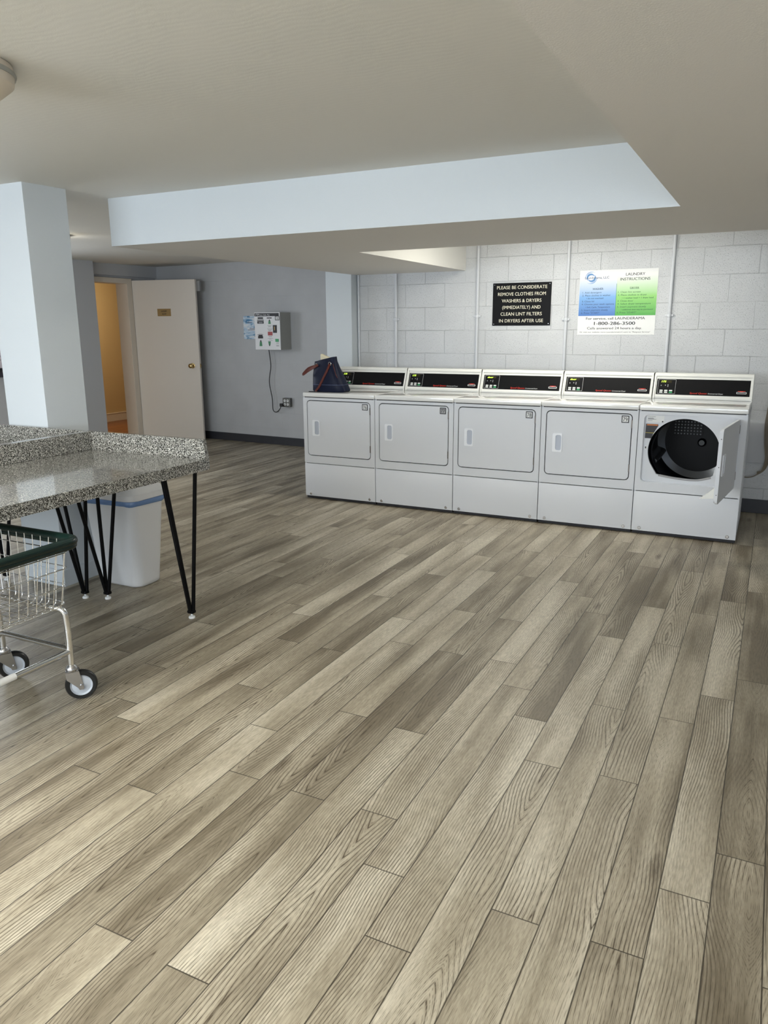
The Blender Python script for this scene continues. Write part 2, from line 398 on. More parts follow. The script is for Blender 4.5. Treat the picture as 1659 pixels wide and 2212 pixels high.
# (row, y of plank middle) -> tone 0 dark .. 1 light, read off the photograph
TONE = {(-4, -2.3): .18, (-8, -3.1): .14, (-7, -2.6): .16, (-3, -1.4): .14, (-5, -1.0): .30, (-4, -1.1): .30, (-2, -0.9): .22, (-1, -0.3): .18,
        (1, -0.6): .22, (2, -1.6): .10, (2, -2.8): .20, (0, -2.1): .30, (-13, -3.7): .22, (-12, -3.3): .30, (-9, -3.8): .20, (-16, -2.9): .26,
        (-17, -1.4): .25, (-14, -2.1): .22, (-19, -2.5): .15, (-17, -3.8): .2, (-14, -4.2): .2, (-15, -1.8): .92, (-13, -1.3): .85, (-10, -1.9): .75,
        (-6, -1.9): .8, (-5, -2.1): .72, (-3, -2.6): .72, (0, -1.5): .5, (1, -1.8): .72, (-1, -1.3): .62, (-11, -2.8): .75, (-10, -3.1): .55,
        (-6, -3.1): .68, (-5, -3.3): .66, (-4, -3.5): .75, (-3, -3.8): .72, (-2, -3.3): .6, (-1, -2.6): .62, (0, -3.3): .55, (1, -3.0): .7, (2, -4.0): .28,
        (-12, -4.5): .65, (-8, -4.3): .3, (-7, -3.8): .7, (-10, -4.3): .25, (-9, -5.0): .3, (-5, -4.5): .62, (-4, -4.7): .7, (-1, -3.8): .66, (1, -4.2): .75, (0, -4.4): .35,
        (3, -3.2): .3, (3, -2): .3, (-18, -2.1): .45, (-18, -3.3): .75, (-12, -2.1): .3, (-11, -1.6): .55, (-9, -2.6): .55, (-2, -2.1): .68, (-20, -2.3): .5}
def plank_floor(name, x0, x1, y0, y1, z, m, rows=None, tones=None, ox=3.289, lo=0.3, hi=0.72):
    bm = nb(); uvg = bm.loops.layers.uv.new('grain'); uve = bm.loops.layers.uv.new('edge'); tl = bm.verts.layers.float.new('tone'); hl = bm.verts.layers.float.new('heart')
    k0 = math.floor((x0-ox)/PW); k1 = math.ceil((x1-ox)/PW)
    for k in range(k0, k1):
        ph = (rows or {}).get(k, random.uniform(0, PL)); j0 = math.floor((y0-ph)/PL)-1; j1 = math.ceil((y1-ph)/PL)+1
        for j in range(j0, j1):
            a, b = ph+j*PL, ph+(j+1)*PL; ax, bx = ox+k*PW, ox+(k+1)*PW
            ca, cb, cax, cbx = max(a, y0), min(b, y1), max(ax, x0), min(bx, x1)
            if cb <= ca or cbx <= cax: continue
            t = random.uniform(lo, hi)
            if tones:
                for (kk, yy), tv in tones.items():
                    if kk == k and a < yy < b: t = tv
            gu, gv = random.uniform(0, 80), random.uniform(0, 80); fl = random.choice((1, -1))
            vs = [bm.verts.new((x, y, z)) for x, y in ((cax, ca), (cbx, ca), (cbx, cb), (cax, cb))]
            hv = random.uniform(.3, .7) if t < .45 else random.choice((-1, 1))*random.uniform(.1, .95)+.5
            for v in vs: v[tl] = t; v[hl] = hv
            f = bm.faces.new(vs)
            for l in f.loops:
                x, y = l.vert.co.x, l.vert.co.y
                l[uvg].uv = (gu+(x-ax), gv+(y-a)*fl); l[uve].uv = ((x-ax)/PW, (y-a)/PL)
    o = obj(name, bm, m); o['kind'] = 'structure'; return o
plank_floor('floor', -4.2, X1, YF, 2.75, 0.0, M['floor'], ROW, TONE)
plank_floor('floor_hall', -7.2, -4.2, 0.2, 6.0, 0.0, M['floor_hall'])

# ceilings
bm = nb()
hexa(bm, [(-4.3, YF-.1, cz(YF)), (X1+.1, YF-.1, cz(YF)), (X1+.1, 2.9, cz(2.9)), (-4.3, 2.9, cz(2.9)),
          (-4.3, YF-.1, 2.5), (X1+.1, YF-.1, 2.5), (X1+.1, 2.9, 2.5), (-4.3, 2.9, 2.5)])
struct('ceiling', bm, M['ceil'])
bm = nb()    # cross beam, pale painted face towards the room
box(bm, -0.04, 3.135, -1.971, -0.905, ZS, 2.42)
bm.faces.ensure_lookup_table()
for f in bm.faces:
    if f.normal.y < -0.9 or f.normal.x < -0.9: f.material_index = 1
o = struct('ceiling_beam', bm, [M['soffit'], M['paint']])
bm = nb(); box(bm, 3.135, X1, YF, -0.905, ZS, 2.42); struct('ceiling_soffit_right', bm, M['soffit'])
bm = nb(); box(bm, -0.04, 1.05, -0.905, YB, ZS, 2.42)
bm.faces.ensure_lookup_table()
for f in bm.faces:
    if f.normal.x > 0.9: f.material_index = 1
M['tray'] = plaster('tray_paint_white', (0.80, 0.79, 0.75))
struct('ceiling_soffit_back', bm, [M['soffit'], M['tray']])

# walls
bm = nb(); box(bm, -0.31, X1+.1, YB, 2.62, 0, 2.45); struct('wall_back', bm, M['block'])
bm = nb(); box(bm, -0.307, -0.03, 0.93, YB+.01, 0, 2.42, 0.004); struct('wall_pilaster', bm, M['paint'])
bm = nb()    # slightly skewed wall behind the change machine
hexa(bm, [(-4.4, 2.701, 0), (-0.2, 2.40, 0), (-0.2, 2.95, 0), (-4.4, 2.95, 0), (-4.4, 2.701, 2.45), (-0.2, 2.40, 2.45), (-0.2, 2.95, 2.45), (-4.4, 2.95, 2.45)])
struct('wall_far', bm, M['block_grey'])
bm = nb(); hexa(bm, [(-4.0, 2.66, 0), (-0.3, 2.395, 0), (-0.3, 2.43, 0), (-4.0, 2.70, 0), (-4.0, 2.66, .1), (-0.3, 2.395, .1), (-0.3, 2.43, .1), (-4.0, 2.70, .1)])
struct('baseboard_far', bm, M['base'])
bm = nb(); box(bm, 0.0, X1, YB-.012, YB, 0, 0.11, 0.003); struct('baseboard_back', bm, M['base'])
# left wall with a window (out of the picture on the left)
bm = nb()
WL = (-1.85, -0.15, 1.08, 1.92)
box(bm, X0-.12, X0, YF, WL[0], 0, 2.45); box(bm, X0-.12, X0, WL[1], 1.42, 0, 2.45)
box(bm, X0-.12, X0, WL[0], WL[1], 0, WL[2]); box(bm, X0-.12, X0, WL[0], WL[1], WL[3], 2.45)
struct('wall_left', bm, M['paint_grey'])
HX = -4.0; OY0, OY1, OZ = 1.18, 2.11, 2.02     # doorway in the recessed part of the left wall
bm = nb()
box(bm, HX-.14, HX, 1.0, OY0, 0, 2.45); box(bm, HX-.14, HX, OY1, 2.75, 0, 2.45); box(bm, HX-.14, HX, OY0, OY1, OZ, 2.45)
box(bm, HX, X0-.12, 1.30, 1.42, 0, 2.45); box(bm, HX, HX+.03, 1.42, 2.75, 2.10, 2.45)
struct('wall_left_recess', bm, M['paint_grey'])
bm = nb(); box(bm, HX-.15, HX+.045, OY1-.012, OY1+.075, 0, OZ+.05, .004); box(bm, HX-.15, HX+.045, OY0-.06, OY0+.01, 0, OZ+.05, .004)
box(bm, HX-.15, HX+.045, OY0, OY1, OZ-.012, OZ+.05, .004); struct('trim_1', bm, M['trim'])
bm = nb(); box(bm, X0, X0+.012, -.1, 1.42, 0, 0.10, 0.002); struct('baseboard_left', bm, M['base'])
# hall behind the doorway
bm = nb(); box(bm, -6.0, -5.9, 0.2, 6.0, 0, 2.5); struct('wall_hall', bm, M['tan'])
bm = nb(); box(bm, -6.0, HX-.14, 5.9, 6.0, 0, 2.5); box(bm, -6.0, HX-.14, .1, .2, 0, 2.5); box(bm, HX-.2, HX-.14, 2.75, 5.9, 0, 2.5); struct('wall_hall_end', bm, M['tan'])
bm = nb(); box(bm, -6.0, HX-.14, .1, 6.0, 2.4, 2.5); struct('ceiling_hall', bm, M['ceil'])
bm = nb(); box(bm, -5.9, -5.885, .2, 5.9, 0, .12, .003); box(bm, -5.9, -5.88, .2, 5.9, .12, .135, .003); struct('baseboard_hall', bm, M['trim'])
# right and front walls, with the windows that light the room
bm = nb(); box(bm, X1, X1+.1, YF, YB, 0, 2.45); struct('wall_right', bm, M['block'])
FW = [(-1.3, 2.1, 0.85, 1.85), (3.1, 5.5, 0.85, 1.85)]
bm = nb(); xs = X0
for a, b, c, d in FW:
    box(bm, xs, a, YF-.15, YF, 0, 2.45); box(bm, a, b, YF-.15, YF, 0, c); box(bm, a, b, YF-.15, YF, d, 2.45); xs = b
box(bm, xs, X1, YF-.15, YF, 0, 2.45); struct('wall_front', bm, M['paint'])
def window(n, poly4, axis):
    a, b, c, d = poly4; fr = nb(); t = .04
    def bb(p0, p1, q0, q1, th):
        if axis == 'Y': box(fr, p0, p1, YF-.11, YF-.11+th, q0, q1)
        else: box(fr, X0-.09, X0-.09+th, p0, p1, q0, q1)
    bb(a, b, c, c+t, .05); bb(a, b, d-t, d, .05); bb(a, a+t, c, d, .05); bb(b-t, b, c, d, .05); bb((a+b)/2-t/2, (a+b)/2+t/2, c, d, .05)
    struct('window_%d' % n, fr, M['trim'])
window(1, FW[0], 'Y'); window(2, FW[1], 'Y'); window(3, WL, 'X')
# free standing column
bm = nb(); box(bm, -.30, .016, -2.605, -2.325, 0, 2.30, .002); struct('wall_column', bm, M['paint'])
bm = nb(); box(bm, -.306, .022, -2.611, -2.319, 0, .10, .002); struct('baseboard_column', bm, M['paint'])
# patched smooth panel low on the back wall, right of the dryers
bm = nb(); box(bm, 3.3, 4.6, YB-.022, YB+.01, .40, .715, .004); struct('trim_2', bm, M['paint_grey'])

# door swung open against the far wall
DL = Vector((-3.092, 2.385, 0)); DH = Vector((-3.96, 2.19, 0)); de = (DL-DH).normalized()
drz = math.atan2(de.y, de.x)
bm = nb(); box(bm, 0, .89, 0, .04, .012, 2.05, .002)
door = obj('door_1', bm, M['doorp']); door['kind'] = 'structure'; door.location = DH; door.rotation_euler = (0, 0, drz)
bm = nb(); lathe(bm, [(0.0, 0), (.034, 0), (.034, -.006), (.016, -.010), (.013, -.030), (.020, -.040), (.030, -.052), (.029, -.066), (.016, -.076), (0, -.078)], (.790, 0, .977), 'Y', 28)
o = obj('door_knob', bm, M['brass'], door, True); o['label'] = 'round brass door knob'
bm = nb(); box(bm, .886, .8915, .009, .031, .945, 1.005, .001); lathe(bm, [(0, .89), (.009, .89), (.009, .90), (0, .902)], (0, .02, .977), 'X', 12)
obj('latch_plate', bm, M['brass'], door)
bm = nb(); box(bm, .34, .53, -.003, 0, 1.602, 1.695, .0008); pl = obj('name_plate', bm, M['brassplate'], door); pl['label'] = 'brown metal name plate'
bm = nb(); text(bm, 'LAUNDRY', .435, 1.655, .019, .085, align='CENTER', bold=.01, y=-.0036); text(bm, 'ROOM', .435, 1.620, .019, .055, align='CENTER', bold=.01, y=-.0036)
obj('lettering', bm, M['blk'], pl)
bm = nb(); box(bm, .835, .93, .045, .095, 1.905, 2.035, .006); o = obj('door_closer', bm, M['hose_grey'], door)
for z in (.25, 1.05, 1.85):
    bm = nb(); tube(bm, [(-.006, -.004, z-.05), (-.006, -.004, z+.05)], .007, 8); obj('hinge', bm, M['trim'], door)

# ------------------------------------------------------------------ dryers
DW = .6858
KX = Matrix(((1, 0, 0, 0), (0, 0, .4, .575-.928*.4), (0, 0, 1, 0), (0, 0, 0, 1)))
# console slanted-plane matrix: (x, depth out of face, z) -> point on the face
ang = math.atan(.4)
def KM(out=0.0):
    nrm_ = Vector((0, -math.cos(ang), math.sin(ang)))
    m = Matrix(((1, 0, 0, 0), (0, math.cos(ang), math.sin(ang), 0), (0, -math.sin(ang), math.cos(ang), 0), (0, 0, 0, 1)))
    return m
CA = math.cos(ang)
def kpt(x, z, out=0.0):   # z = world height of the point on the face
    return Vector((x, .575+(z-.928)*.4, z))+Vector((0, -math.cos(ang), math.sin(ang)))*out
def kprism(bm, poly, o0, o1, mi=0):
    b = bmesh.new(); A = [b.verts.new(kpt(p[0], p[1], o0)) for p in poly]; B = [b.verts.new(kpt(p[0], p[1], o1)) for p in poly]; n = len(poly)
    b.faces.new(A); b.faces.new(B[::-1])
    for i in range(n): b.faces.new((A[i], B[i], B[(i+1) % n], A[(i+1) % n]))
    merge(bm, b, mi)
def ktext(bm, s, x, z, h, width, align='LEFT', out=.0022, **kw):
    b = bmesh.new(); text(b, s, x, z, h, width, align=align, **kw)
    for v in b.verts: v.co = kpt(v.co.x, v.co.z, out)
    merge(bm, b)
def make_dryer(i, label, disp, plate, is_open=False):
    t = thing('clothes_dryer', label, 'dryer', (i*DW, 0, 0), 0, 'row of white dryers')
    a, b = .0022, DW-.0022
    bm = nb()        # cabinet shell: sides, back, floor, inner top and the front frame round the door opening
    box(bm, a, a+.012, .006, .71, .03, .878, .002); box(bm, b-.012, b, .006, .71, .03, .878, .002)
    for yy in (.09, .17):    # pressed ribs in the side sheet
        box(bm, b-.002, b+.0012, yy, yy+.012, .06, .80, .0008)
    box(bm, a, b, .70, .71, .03, .878); box(bm, a, b, .02, .70, .03, .04); box(bm, a, b, .02, .70, .862, .872)
    ringplate(bm, rrect(a, b, .3170, .8735, .004, 2), rrect(.0375, .6465, .3795, .8525, .031, 8), (.342, .616), 0, .014)
    box(bm, a, b, .012, .03, .30, .32); obj('cabinet', bm, M['enamel'], t)
    bm = nb(); box(bm, a, b, -.004, .60, .8795, .914, .006, 3); box(bm, a, b, .55, .71, .895, .914)
    obj('top_panel', bm, M['enamel_top'], t, 30)
    bm = nb(); box(bm, a+.001, b-.001, .010, .03, .868, .886); obj('upper_gap', bm, M['gap'], t)
    bm = nb(); box(bm, a+.004, b-.004, .012, .03, .306, .322); obj('middle_gap', bm, M['gap'], t)
    bm = nb(); box(bm, a+.03, b-.03, .035, .68, 0, .032)
    box(bm, a+.004, b-.004, .02, .035, 0.004, .04)
    obj('kick_base', bm, M['gap'], t)
    bm = nb(); box(bm, a, b, 0, .016, .045, .3115, .003, 2); prism(bm, [(0.004, .0265), (.020, .0265), (.020, .047), (0.0, .047)], a, b, plane='YZ')
    obj('lower_panel', bm, M['enamel'], t, 30)
    for x in (.055, .630):
        bm = nb(); lathe(bm, [(0, .004), (.011, .004), (.012, -.0005), (.009, -.002), (.0045, -.002), (.004, -.0005), (0, -.0005)], (x, 0, .046), 'Y', 16)
        obj('screw', bm, M['steel'], t)
    # inner panel with the round opening and the drum
    cxo, czo = .303, .603
    if is_open:
        op = [(cxo+.232*math.cos(math.radians(q)), czo+.226*math.sin(math.radians(q))) for q in range(-25, 206, 5)]
        op += [(cxo+.232*math.cos(math.radians(205))+.045, .437), (cxo-.08, .418), (cxo+.06, .409), (cxo+.15, .420), (cxo+.20, .452)]
        bm = nb(); ringplate(bm, rrect(.036, .648, .378, .854, .03, 8), op, (cxo, czo), .026, .05)
        ringplate(bm, rrect(.036, .648, .378, .854, .03, 8), rrect(.040, .644, .382, .850, .030, 8), (.342, .616), .012, .03)
        obj('inner_panel', bm, M['enamel'], t, 30)
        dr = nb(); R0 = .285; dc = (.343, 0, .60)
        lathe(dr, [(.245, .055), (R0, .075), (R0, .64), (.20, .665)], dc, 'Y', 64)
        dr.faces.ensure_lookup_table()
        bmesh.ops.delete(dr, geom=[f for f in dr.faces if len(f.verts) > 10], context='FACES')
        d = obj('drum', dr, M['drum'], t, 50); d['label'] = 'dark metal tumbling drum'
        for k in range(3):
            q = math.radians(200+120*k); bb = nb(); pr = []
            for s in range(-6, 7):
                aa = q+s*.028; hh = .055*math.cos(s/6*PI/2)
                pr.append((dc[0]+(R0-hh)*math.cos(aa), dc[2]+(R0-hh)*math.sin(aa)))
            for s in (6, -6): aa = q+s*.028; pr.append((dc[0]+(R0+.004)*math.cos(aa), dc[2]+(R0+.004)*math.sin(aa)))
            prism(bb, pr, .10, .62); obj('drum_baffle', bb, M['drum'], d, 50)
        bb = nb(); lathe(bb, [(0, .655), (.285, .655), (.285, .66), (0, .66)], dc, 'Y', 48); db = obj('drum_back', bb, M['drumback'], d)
        bb = nb(); prism(bb, rrect(dc[0]-.18, dc[0]+.03, dc[2]+.03, dc[2]+.23, .03, 5), .645, .656)
        for u in range(9):
            for v_ in range(8):
                lathe(bb, [(0, .644), (.006, .644), (.007, .6465)], (dc[0]-.165+u*.0225, 0, dc[2]+.05+v_*.0225), 'Y', 6, 1)
        obj('air_grille', bb, [M['drumback'], M['drum']], d)
        bb = nb(); lathe(bb, [(0, .62), (.02, .62), (.03, .635), (.032, .655)], (dc[0]+.03, 0, dc[2]-.01), 'Y', 20); obj('drum_hub', bb, M['drum'], d, 50)
        bb = nb(); pts = [(cxo-.13, .05, .428), (cxo, .05, .415), (cxo+.16, .05, .425)]; tube(bb, smooth_path([(cxo-.15, .03, .43), (cxo-.02, .03, .415), (cxo+.10, .03, .414), (cxo+.19, .03, .438)]), .008, 8)
        obj('filter_rim', bb, M['greyprint'], t, True)
        bb = nb(); box(bb, .052, .165, .0245, .026, .797, .845, .0002); o = obj('rating_label', bb, M['white'], t); o['label'] = 'white printed rating label'
        bb = nb()
        for k, wd in enumerate((.05, .035, .055, .03)): box(bb, .058, .058+wd, .0235, .0246, .834-k*.009, .837-k*.009)
        box(bb, .058, .098, .0235, .0246, .818, .824); lathe(bb, [(0, .0235), (.005, .0235)], (.155, 0, .804), 'Y', 10); obj('print', bb, M['greyprint'], o)
        bb = nb(); prism(bb, [(.048, .785), (.128, .785), (.130, .775), (.098, .715), (.090, .685), (.046, .685)], .0243, .026)
        o = obj('warning_label', bb, M['blk'], t); o['label'] = 'dark warning label with orange band'
        M.setdefault('orange', mat('orange_print', (.55, .16, .03), .5)); M.setdefault('yellow', mat('yellow_print', (.55, .45, .05), .5))
        bb = nb(); box(bb, .054, .126, .0236, .0244, .774, .783); obj('orange_band', bb, M['orange'], o)
        bb = nb(); box(bb, .048, .106, .0236, .0244, .722, .725); obj('yellow_line', bb, M['yellow'], o)
        bb = nb(); box(bb, .048, .064, .0236, .026, .607, .632, .001); box(bb, .052, .060, .0228, .0236, .613, .627, mi=1); obj('door_switch', bb, [M['white'], M['blk']], t)
    else:
        bm = nb(); box(bm, .036, .648, .012, .02, .378, .854); obj('door_back_plate', bm, M['gap'], t)  # dark plate behind the groove round the closed door
    # door (hinged on the right); built closed in its own frame: hinge axis at x=0, door runs to -x
    dw = .5955; bm = nb()
    prism(bm, rrect(-dw, 0, 0, .459, .026, 8), -.001, .013)
    if is_open:
        prism(bm, rrect(-dw+.006, -.006, .006, .453, .024, 8), .013, .022)
    D = obj('door', bm, M['enamel'], t, 30)
    D.location = (.6400, 0, .3865)
    if is_open: D.rotation_euler = (0, 0, math.radians(83.6))
    hx = -dw+.048; bm = nb()
    ringplate(bm, rrect(hx, hx+.070, .1655, .2995, .006, 3), rrect(hx+.022, hx+.064, .178, .290, .014, 5), (hx+.043, .232), -.007, .001, 96)
    h = obj('door_handle', bm, M['handle_w'], D, 30)
    bm = nb(); 
    prism(bm, rrect(hx+.018, hx+.067, .174, .293, .012, 5), -.0018, .0005)
    obj('handle_recess', bm, mat('recess_grey_blue', (.50, .54, .62), .4) if 'rec' not in M else M['rec'], D)
    if is_open:
        bm = nb(); lathe(bm, [(0, .034), (.17, .034), (.20, .028), (.212, .013)], (-.337, 0, .216), 'Y', 48); o = obj('door_liner', bm, M['wheel'], D, 40)
        bm = nb(); prism(bm, [(-.50, .018), (-.36, .018), (-.36, .085), (-.45, .11)], .022, .030)
        prism(bm, [(.022, .018), (.12, .005), (.10, .02), (.03, .09), (.022, .09)], -.49, -.375, plane='YZ'); obj('lint_chute', bm, M['console'], D)
        for zz in (.06, .23, .40):
            bm = nb(); lathe(bm, [(0, 0), (.003, 0)], (0, 0, 0), 'X', 8, mtx=Matrix.Translation((-dw-.0006, .008, zz))); obj('edge_screw', bm, M['blk'], D)
    for zz in (.082, .392):
        bm = nb(); box(bm, -.002, .0065, -.0025, .006, zz-.028, zz+.028, .001); obj('hinge', bm, M['darksteel'], D)
    if plate:
        dk = plate == '77'
        bm = nb(); px, pz = -dw+.527, .4005
        box(bm, px, px+.051, -.0028, -.001, pz, pz+.050, .0002); pb = obj('number_plate', bm, M['blk'], D); pb['label'] = 'black bordered plate with number '+plate
        bm = nb(); box(bm, px+.006, px+.045, -.0034, -.0028, pz+.006, pz+.044); obj('plate_face', bm, M['greyprint'] if dk else M['white'], D)
        bm = nb(); text(bm, plate, px+.0255, pz+.0105, .028, .031, align='CENTER', bold=.006, y=-.0040); obj('digits', bm, M['blk'], D)
    # console
    bm = nb(); pr = [(.575, .914), (.575, .928), (.575+.158*.4, 1.086), (.575+.158*.4+.012, 1.093), (.72, 1.093), (.72, .914)]
    prism(bm, pr, a+.008, b-.008, plane='YZ')
    pr2 = [(.567, .914), (.567, .930), (.567+.160*.4, 1.090), (.567+.160*.4+.012, 1.0975), (.724, 1.0975), (.724, .914)]
    prism(bm, pr2, a+.002, a+.014, plane='YZ'); prism(bm, pr2, b-.014, b-.002, plane='YZ')
    prism(bm, [(.625, 1.078), (.640, 1.098), (.724, 1.098), (.724, 1.078)], a+.002, b-.002, plane='YZ')
    obj('console', bm, M['console'], t)
    bm = nb(); kprism(bm, [(.024, .944), (.664, .944), (.664, 1.056), (.024, 1.056)], 0, .0015); P = obj('control_panel', bm, M['panelblk'], t)
    P['label'] = 'glossy black control panel'
    bm = nb()
    for q in (((.034, .950), (.158, .950), (.158, .9512), (.034, .9512)), ((.034, 1.0508), (.158, 1.0508), (.158, 1.052), (.034, 1.052)),
              ((.034, .950), (.0352, .950), (.0352, 1.052), (.034, 1.052)), ((.1568, .950), (.158, .950), (.158, 1.052), (.1568, 1.052))): kprism(bm, q, .0015, .0021)
    obj('display_outline', bm, M['whiteprint'], P)
    bm = nb(); kprism(bm, [(.052, 1.028), (.128, 1.028), (.128, 1.045), (.052, 1.045)], .0015, .0019); obj('display_window', bm, M['disp'], P)
    bm = nb(); ktext(bm, disp, .056, 1.0305, .0125, .034 if disp[0] == '1' else .048, bold=.015, shear=.25); obj('display_digits', bm, M['led'], P)
    for x, z in ((.056, 1.008), (.086, 1.010), (.104, 1.012), (.104, 1.002)):
        bm = nb(); kprism(bm, rrect(x-.003, x+.003, z-.004, z+.004, .002, 2), .0015, .002); obj('indicator', bm, M['greyprint'], P)
    for r_ in range(2):
        for c_ in range(3):
            x = .048+c_*.034; z = .972-r_*.0125
            bm = nb(); kprism(bm, rrect(x, x+.023, z-.0045, z+.0045, .003, 3), .0015, .003)
            obj('button', bm, M['btng'] if (r_ == 1 and c_ == 2) else M['btn'], P)
    bm = nb(); ktext(bm, 'Speed Queen', .262, .9525, .0115, .118, bold=.028, shear=.15); obj('lettering', bm, M['red'], P)
    bm = nb(); ktext(bm, 'Commercial Dryer', .387, .9530, .0085, .102, shear=.2); obj('lettering', bm, M['whiteprint'], P)
    bm = nb()
    O, I = rrect(.576, .643, .9615, .9745, .003, 3), rrect(.579, .640, .9645, .9715, .001, 3)
    b2 = bmesh.new(); A_ = [b2.verts.new(kpt(p[0], p[1], .003)) for p in O]; B_ = [b2.verts.new(kpt(p[0], p[1], .003)) for p in I]
    for q in range(len(O)): b2.faces.new((A_[q], A_[(q+1) % len(O)], B_[(q+1) % len(O)], B_[q]))
    merge(bm, b2); obj('card_slot', bm, M['whiteprint'], P)
    bm = nb(); kprism(bm, [(.585, .979), (.634, .979), (.634, .9815), (.585, .9815)], .0015, .0022); kprism(bm, [(.597, .976), (.622, .976), (.618, .979), (.601, .979)], .0015, .0022)
    obj('red_marking', bm, M['red'], P)
    return t
M['rec'] = mat('recess_grey_blue', (.50, .54, .62), .4)
make_dryer(0, 'white dryer numbered 76, under the navy handbag at the left end of the row', '175', '76')
make_dryer(1, 'white dryer with a grey plate numbered 77, closed door', '175', '77')
make_dryer(2, 'white dryer numbered 78, middle of the row, display reading door', 'door', '78')
make_dryer(3, 'white dryer numbered 79, beside the dryer with the open door', 'door', '79')
make_dryer(4, 'white dryer with its door open showing a dark drum, right end of the row', '175', None, True)

# ------------------------------------------------------------------ handbag on the first dryer
bag = thing('handbag', 'navy leather bucket bag with brown straps standing on the leftmost dryer', 'handbag', (.165, .17, .9145))
def loft(bm, rings, cap0=True, cap1=True, mi=0):
    b = bmesh.new(); V = [[b.verts.new(p) for p in r] for r in rings]; n = len(V[0])
    for A, B in zip(V, V[1:]):
        for k in range(n): b.faces.new((A[k], A[(k+1) % n], B[(k+1) % n], B[k]))
    if cap0: b.faces.new(V[0][::-1])
    if cap1: b.faces.new(V[-1])
    merge(bm, b, mi)
def sup(cx, cy, z, rx, ry, e=3.0, n=40, tilt=0.0, wob=0.0, ph=0.0):
    out = []
    for k in range(n):
        a = 2*PI*k/n; c, s = math.cos(a), math.sin(a)
        x = math.copysign(abs(c)**(2/e), c)*rx; y = math.copysign(abs(s)**(2/e), s)*ry
        f = 1+wob*math.sin(5*a+ph); out.append((cx+x*f, cy+y*f, z+tilt*x/rx))
    return out
bm = nb(); R_ = []
for cx, z, rx, ry, tl_, wb in ((.02, 0, .155, .085, 0, 0), (.02, .012, .165, .092, 0, .0), (.008, .07, .152, .088, 0, .015), (-.008, .14, .132, .08, 0, .03), (-.02, .20, .112, .07, .006, .04), (-.026, .245, .100, .058, .012, .05), (-.027, .272, .098, .050, .022, .05)):
    R_.append(sup(cx, 0, z, rx, ry, 3, 48, tl_, wb, z*9))
R2 = [[(-.027+(p[0]+.027)*.93, p[1]*.90, p[2]-.002) for p in R_[-1]], [(-.02+(p[0]+.02)*.85, p[1]*.85, .18) for p in R_[-1]]]
loft(bm, R_+R2); body = obj('bag_body', bm, M['navy'], bag, 60)
bm = nb(); tube(bm, [(p[0], p[1]*1.01-.0006*(1 if p[1] > 0 else -1)*-1, p[2]) for p in sup(.010, 0, .062, .1545, .0895, 3, 48)], .0012, 6, closed=True); obj('stitching', bm, M['stitch'], bag)
bm = nb(); box(bm, -.075, .02, -.02, .018, .16, .315, .01); o = obj('paper_bundle', bm, M['cream'], bag)
for v in o.data.vertices:
    if v.co.z > .3 and v.co.x > 0: v.co.z -= .03
o['label'] = 'cream paper poking out of the bag'
for (x, z) in ((-.088, .222), (.045, .236)):
    bm = nb(); tube(bm, [(x+.013*math.cos(q*PI/8), -.0655+.006*0, z+.013*math.sin(q*PI/8)) for q in range(16)], .0025, 8, closed=True); obj('grommet', bm, M['chrome'], bag, True)
def strap(pts, wd, th, mi=0):
    bm = nb(); P = smooth_path(pts, 8); b = bmesh.new(); rings = []
    for i, p in enumerate(P):
        t_ = (P[min(i+1, len(P)-1)]-P[max(i-1, 0)]).normalized(); s_ = t_.cross(Vector((0, 1, 0))).normalized()*wd/2; n_ = t_.cross(s_).normalized()*th/2
        rings.append([p+s_+n_, p-s_+n_, p-s_-n_, p+s_-n_])
    loft(bm, rings); return bm
obj('shoulder_strap', strap([(-.07, -.066, .225), (-.10, -.085, .205), (-.15, -.10, .175), (-.19, -.10, .150), (-.205, -.09, .145), (-.20, -.075, .160), (-.16, -.07, .195), (-.10, -.065, .215)], .020, .006), M['brown'], bag, 60)
obj('drawstring', strap([(.045, -.066, .236), (.035, -.085, .19), (.0, -.098, .12), (-.04, -.102, .05), (-.075, -.10, .012), (-.09, -.085, .006)], .017, .006), M['brown'], bag, 60)
obj('side_piping', strap([(.07, -.055, .235), (.092, -.07, .19), (.106, -.072, .150), (.12, -.07, .12)], .004, .004), M['brown'], bag)
bm = nb(); box(bm, -.15, -.08, -.10, -.088, 0, .006, .002); obj('strap_tip', bm, M['blk'], bag)

# ------------------------------------------------------------------ black engraved sign and instruction poster
sg = thing('notice_sign', 'black sign with white capital lettering asking to be considerate, on block wall', 'sign', (1.307, YB, 1.453))
bm = nb(); prism(bm, rrect(0, .510, 0, .354, .002, 2), -.006, 0); obj('sign_plate', bm, M['panelblk'], sg)
M['ivory'] = mat('ivory_engraving', (.82, .78, .62), .5)
for s, v, wd in (('PLEASE BE CONSIDERATE', .105, .86), ('REMOVE CLOTHES FROM', .26, .82), ('WASHERS & DRYERS', .415, .68), ('(IMMEDIATELY) AND', .57, .66), ('CLEAN LINT FILTERS', .725, .71), ('IN DRYERS AFTER USE', .885, .76)):
    bm = nb(); text(bm, s, .255, .354*(1-v)-.0135, .027, .510*wd, align='CENTER', bold=.004, y=-.0066); obj('lettering', bm, M['ivory'], sg)
for x, z in ((.014, .34), (.496, .34), (.014, .014), (.496, .014)):
    bm = nb(); lathe(bm, [(0, -.008), (.003, -.008), (.004, -.006)], (x, 0, z), 'Y', 12); obj('screw', bm, M['steel'], sg)
PWD, PHT = .613, .510
po = thing('instruction_poster', 'white, blue and green laundry instructions poster on block wall', 'poster', (2.049, YB, 1.375))
bm = nb(); box(bm, 0, PWD, -.003, 0, 0, PHT, .0003); obj('poster_board', bm, M['white'], po)
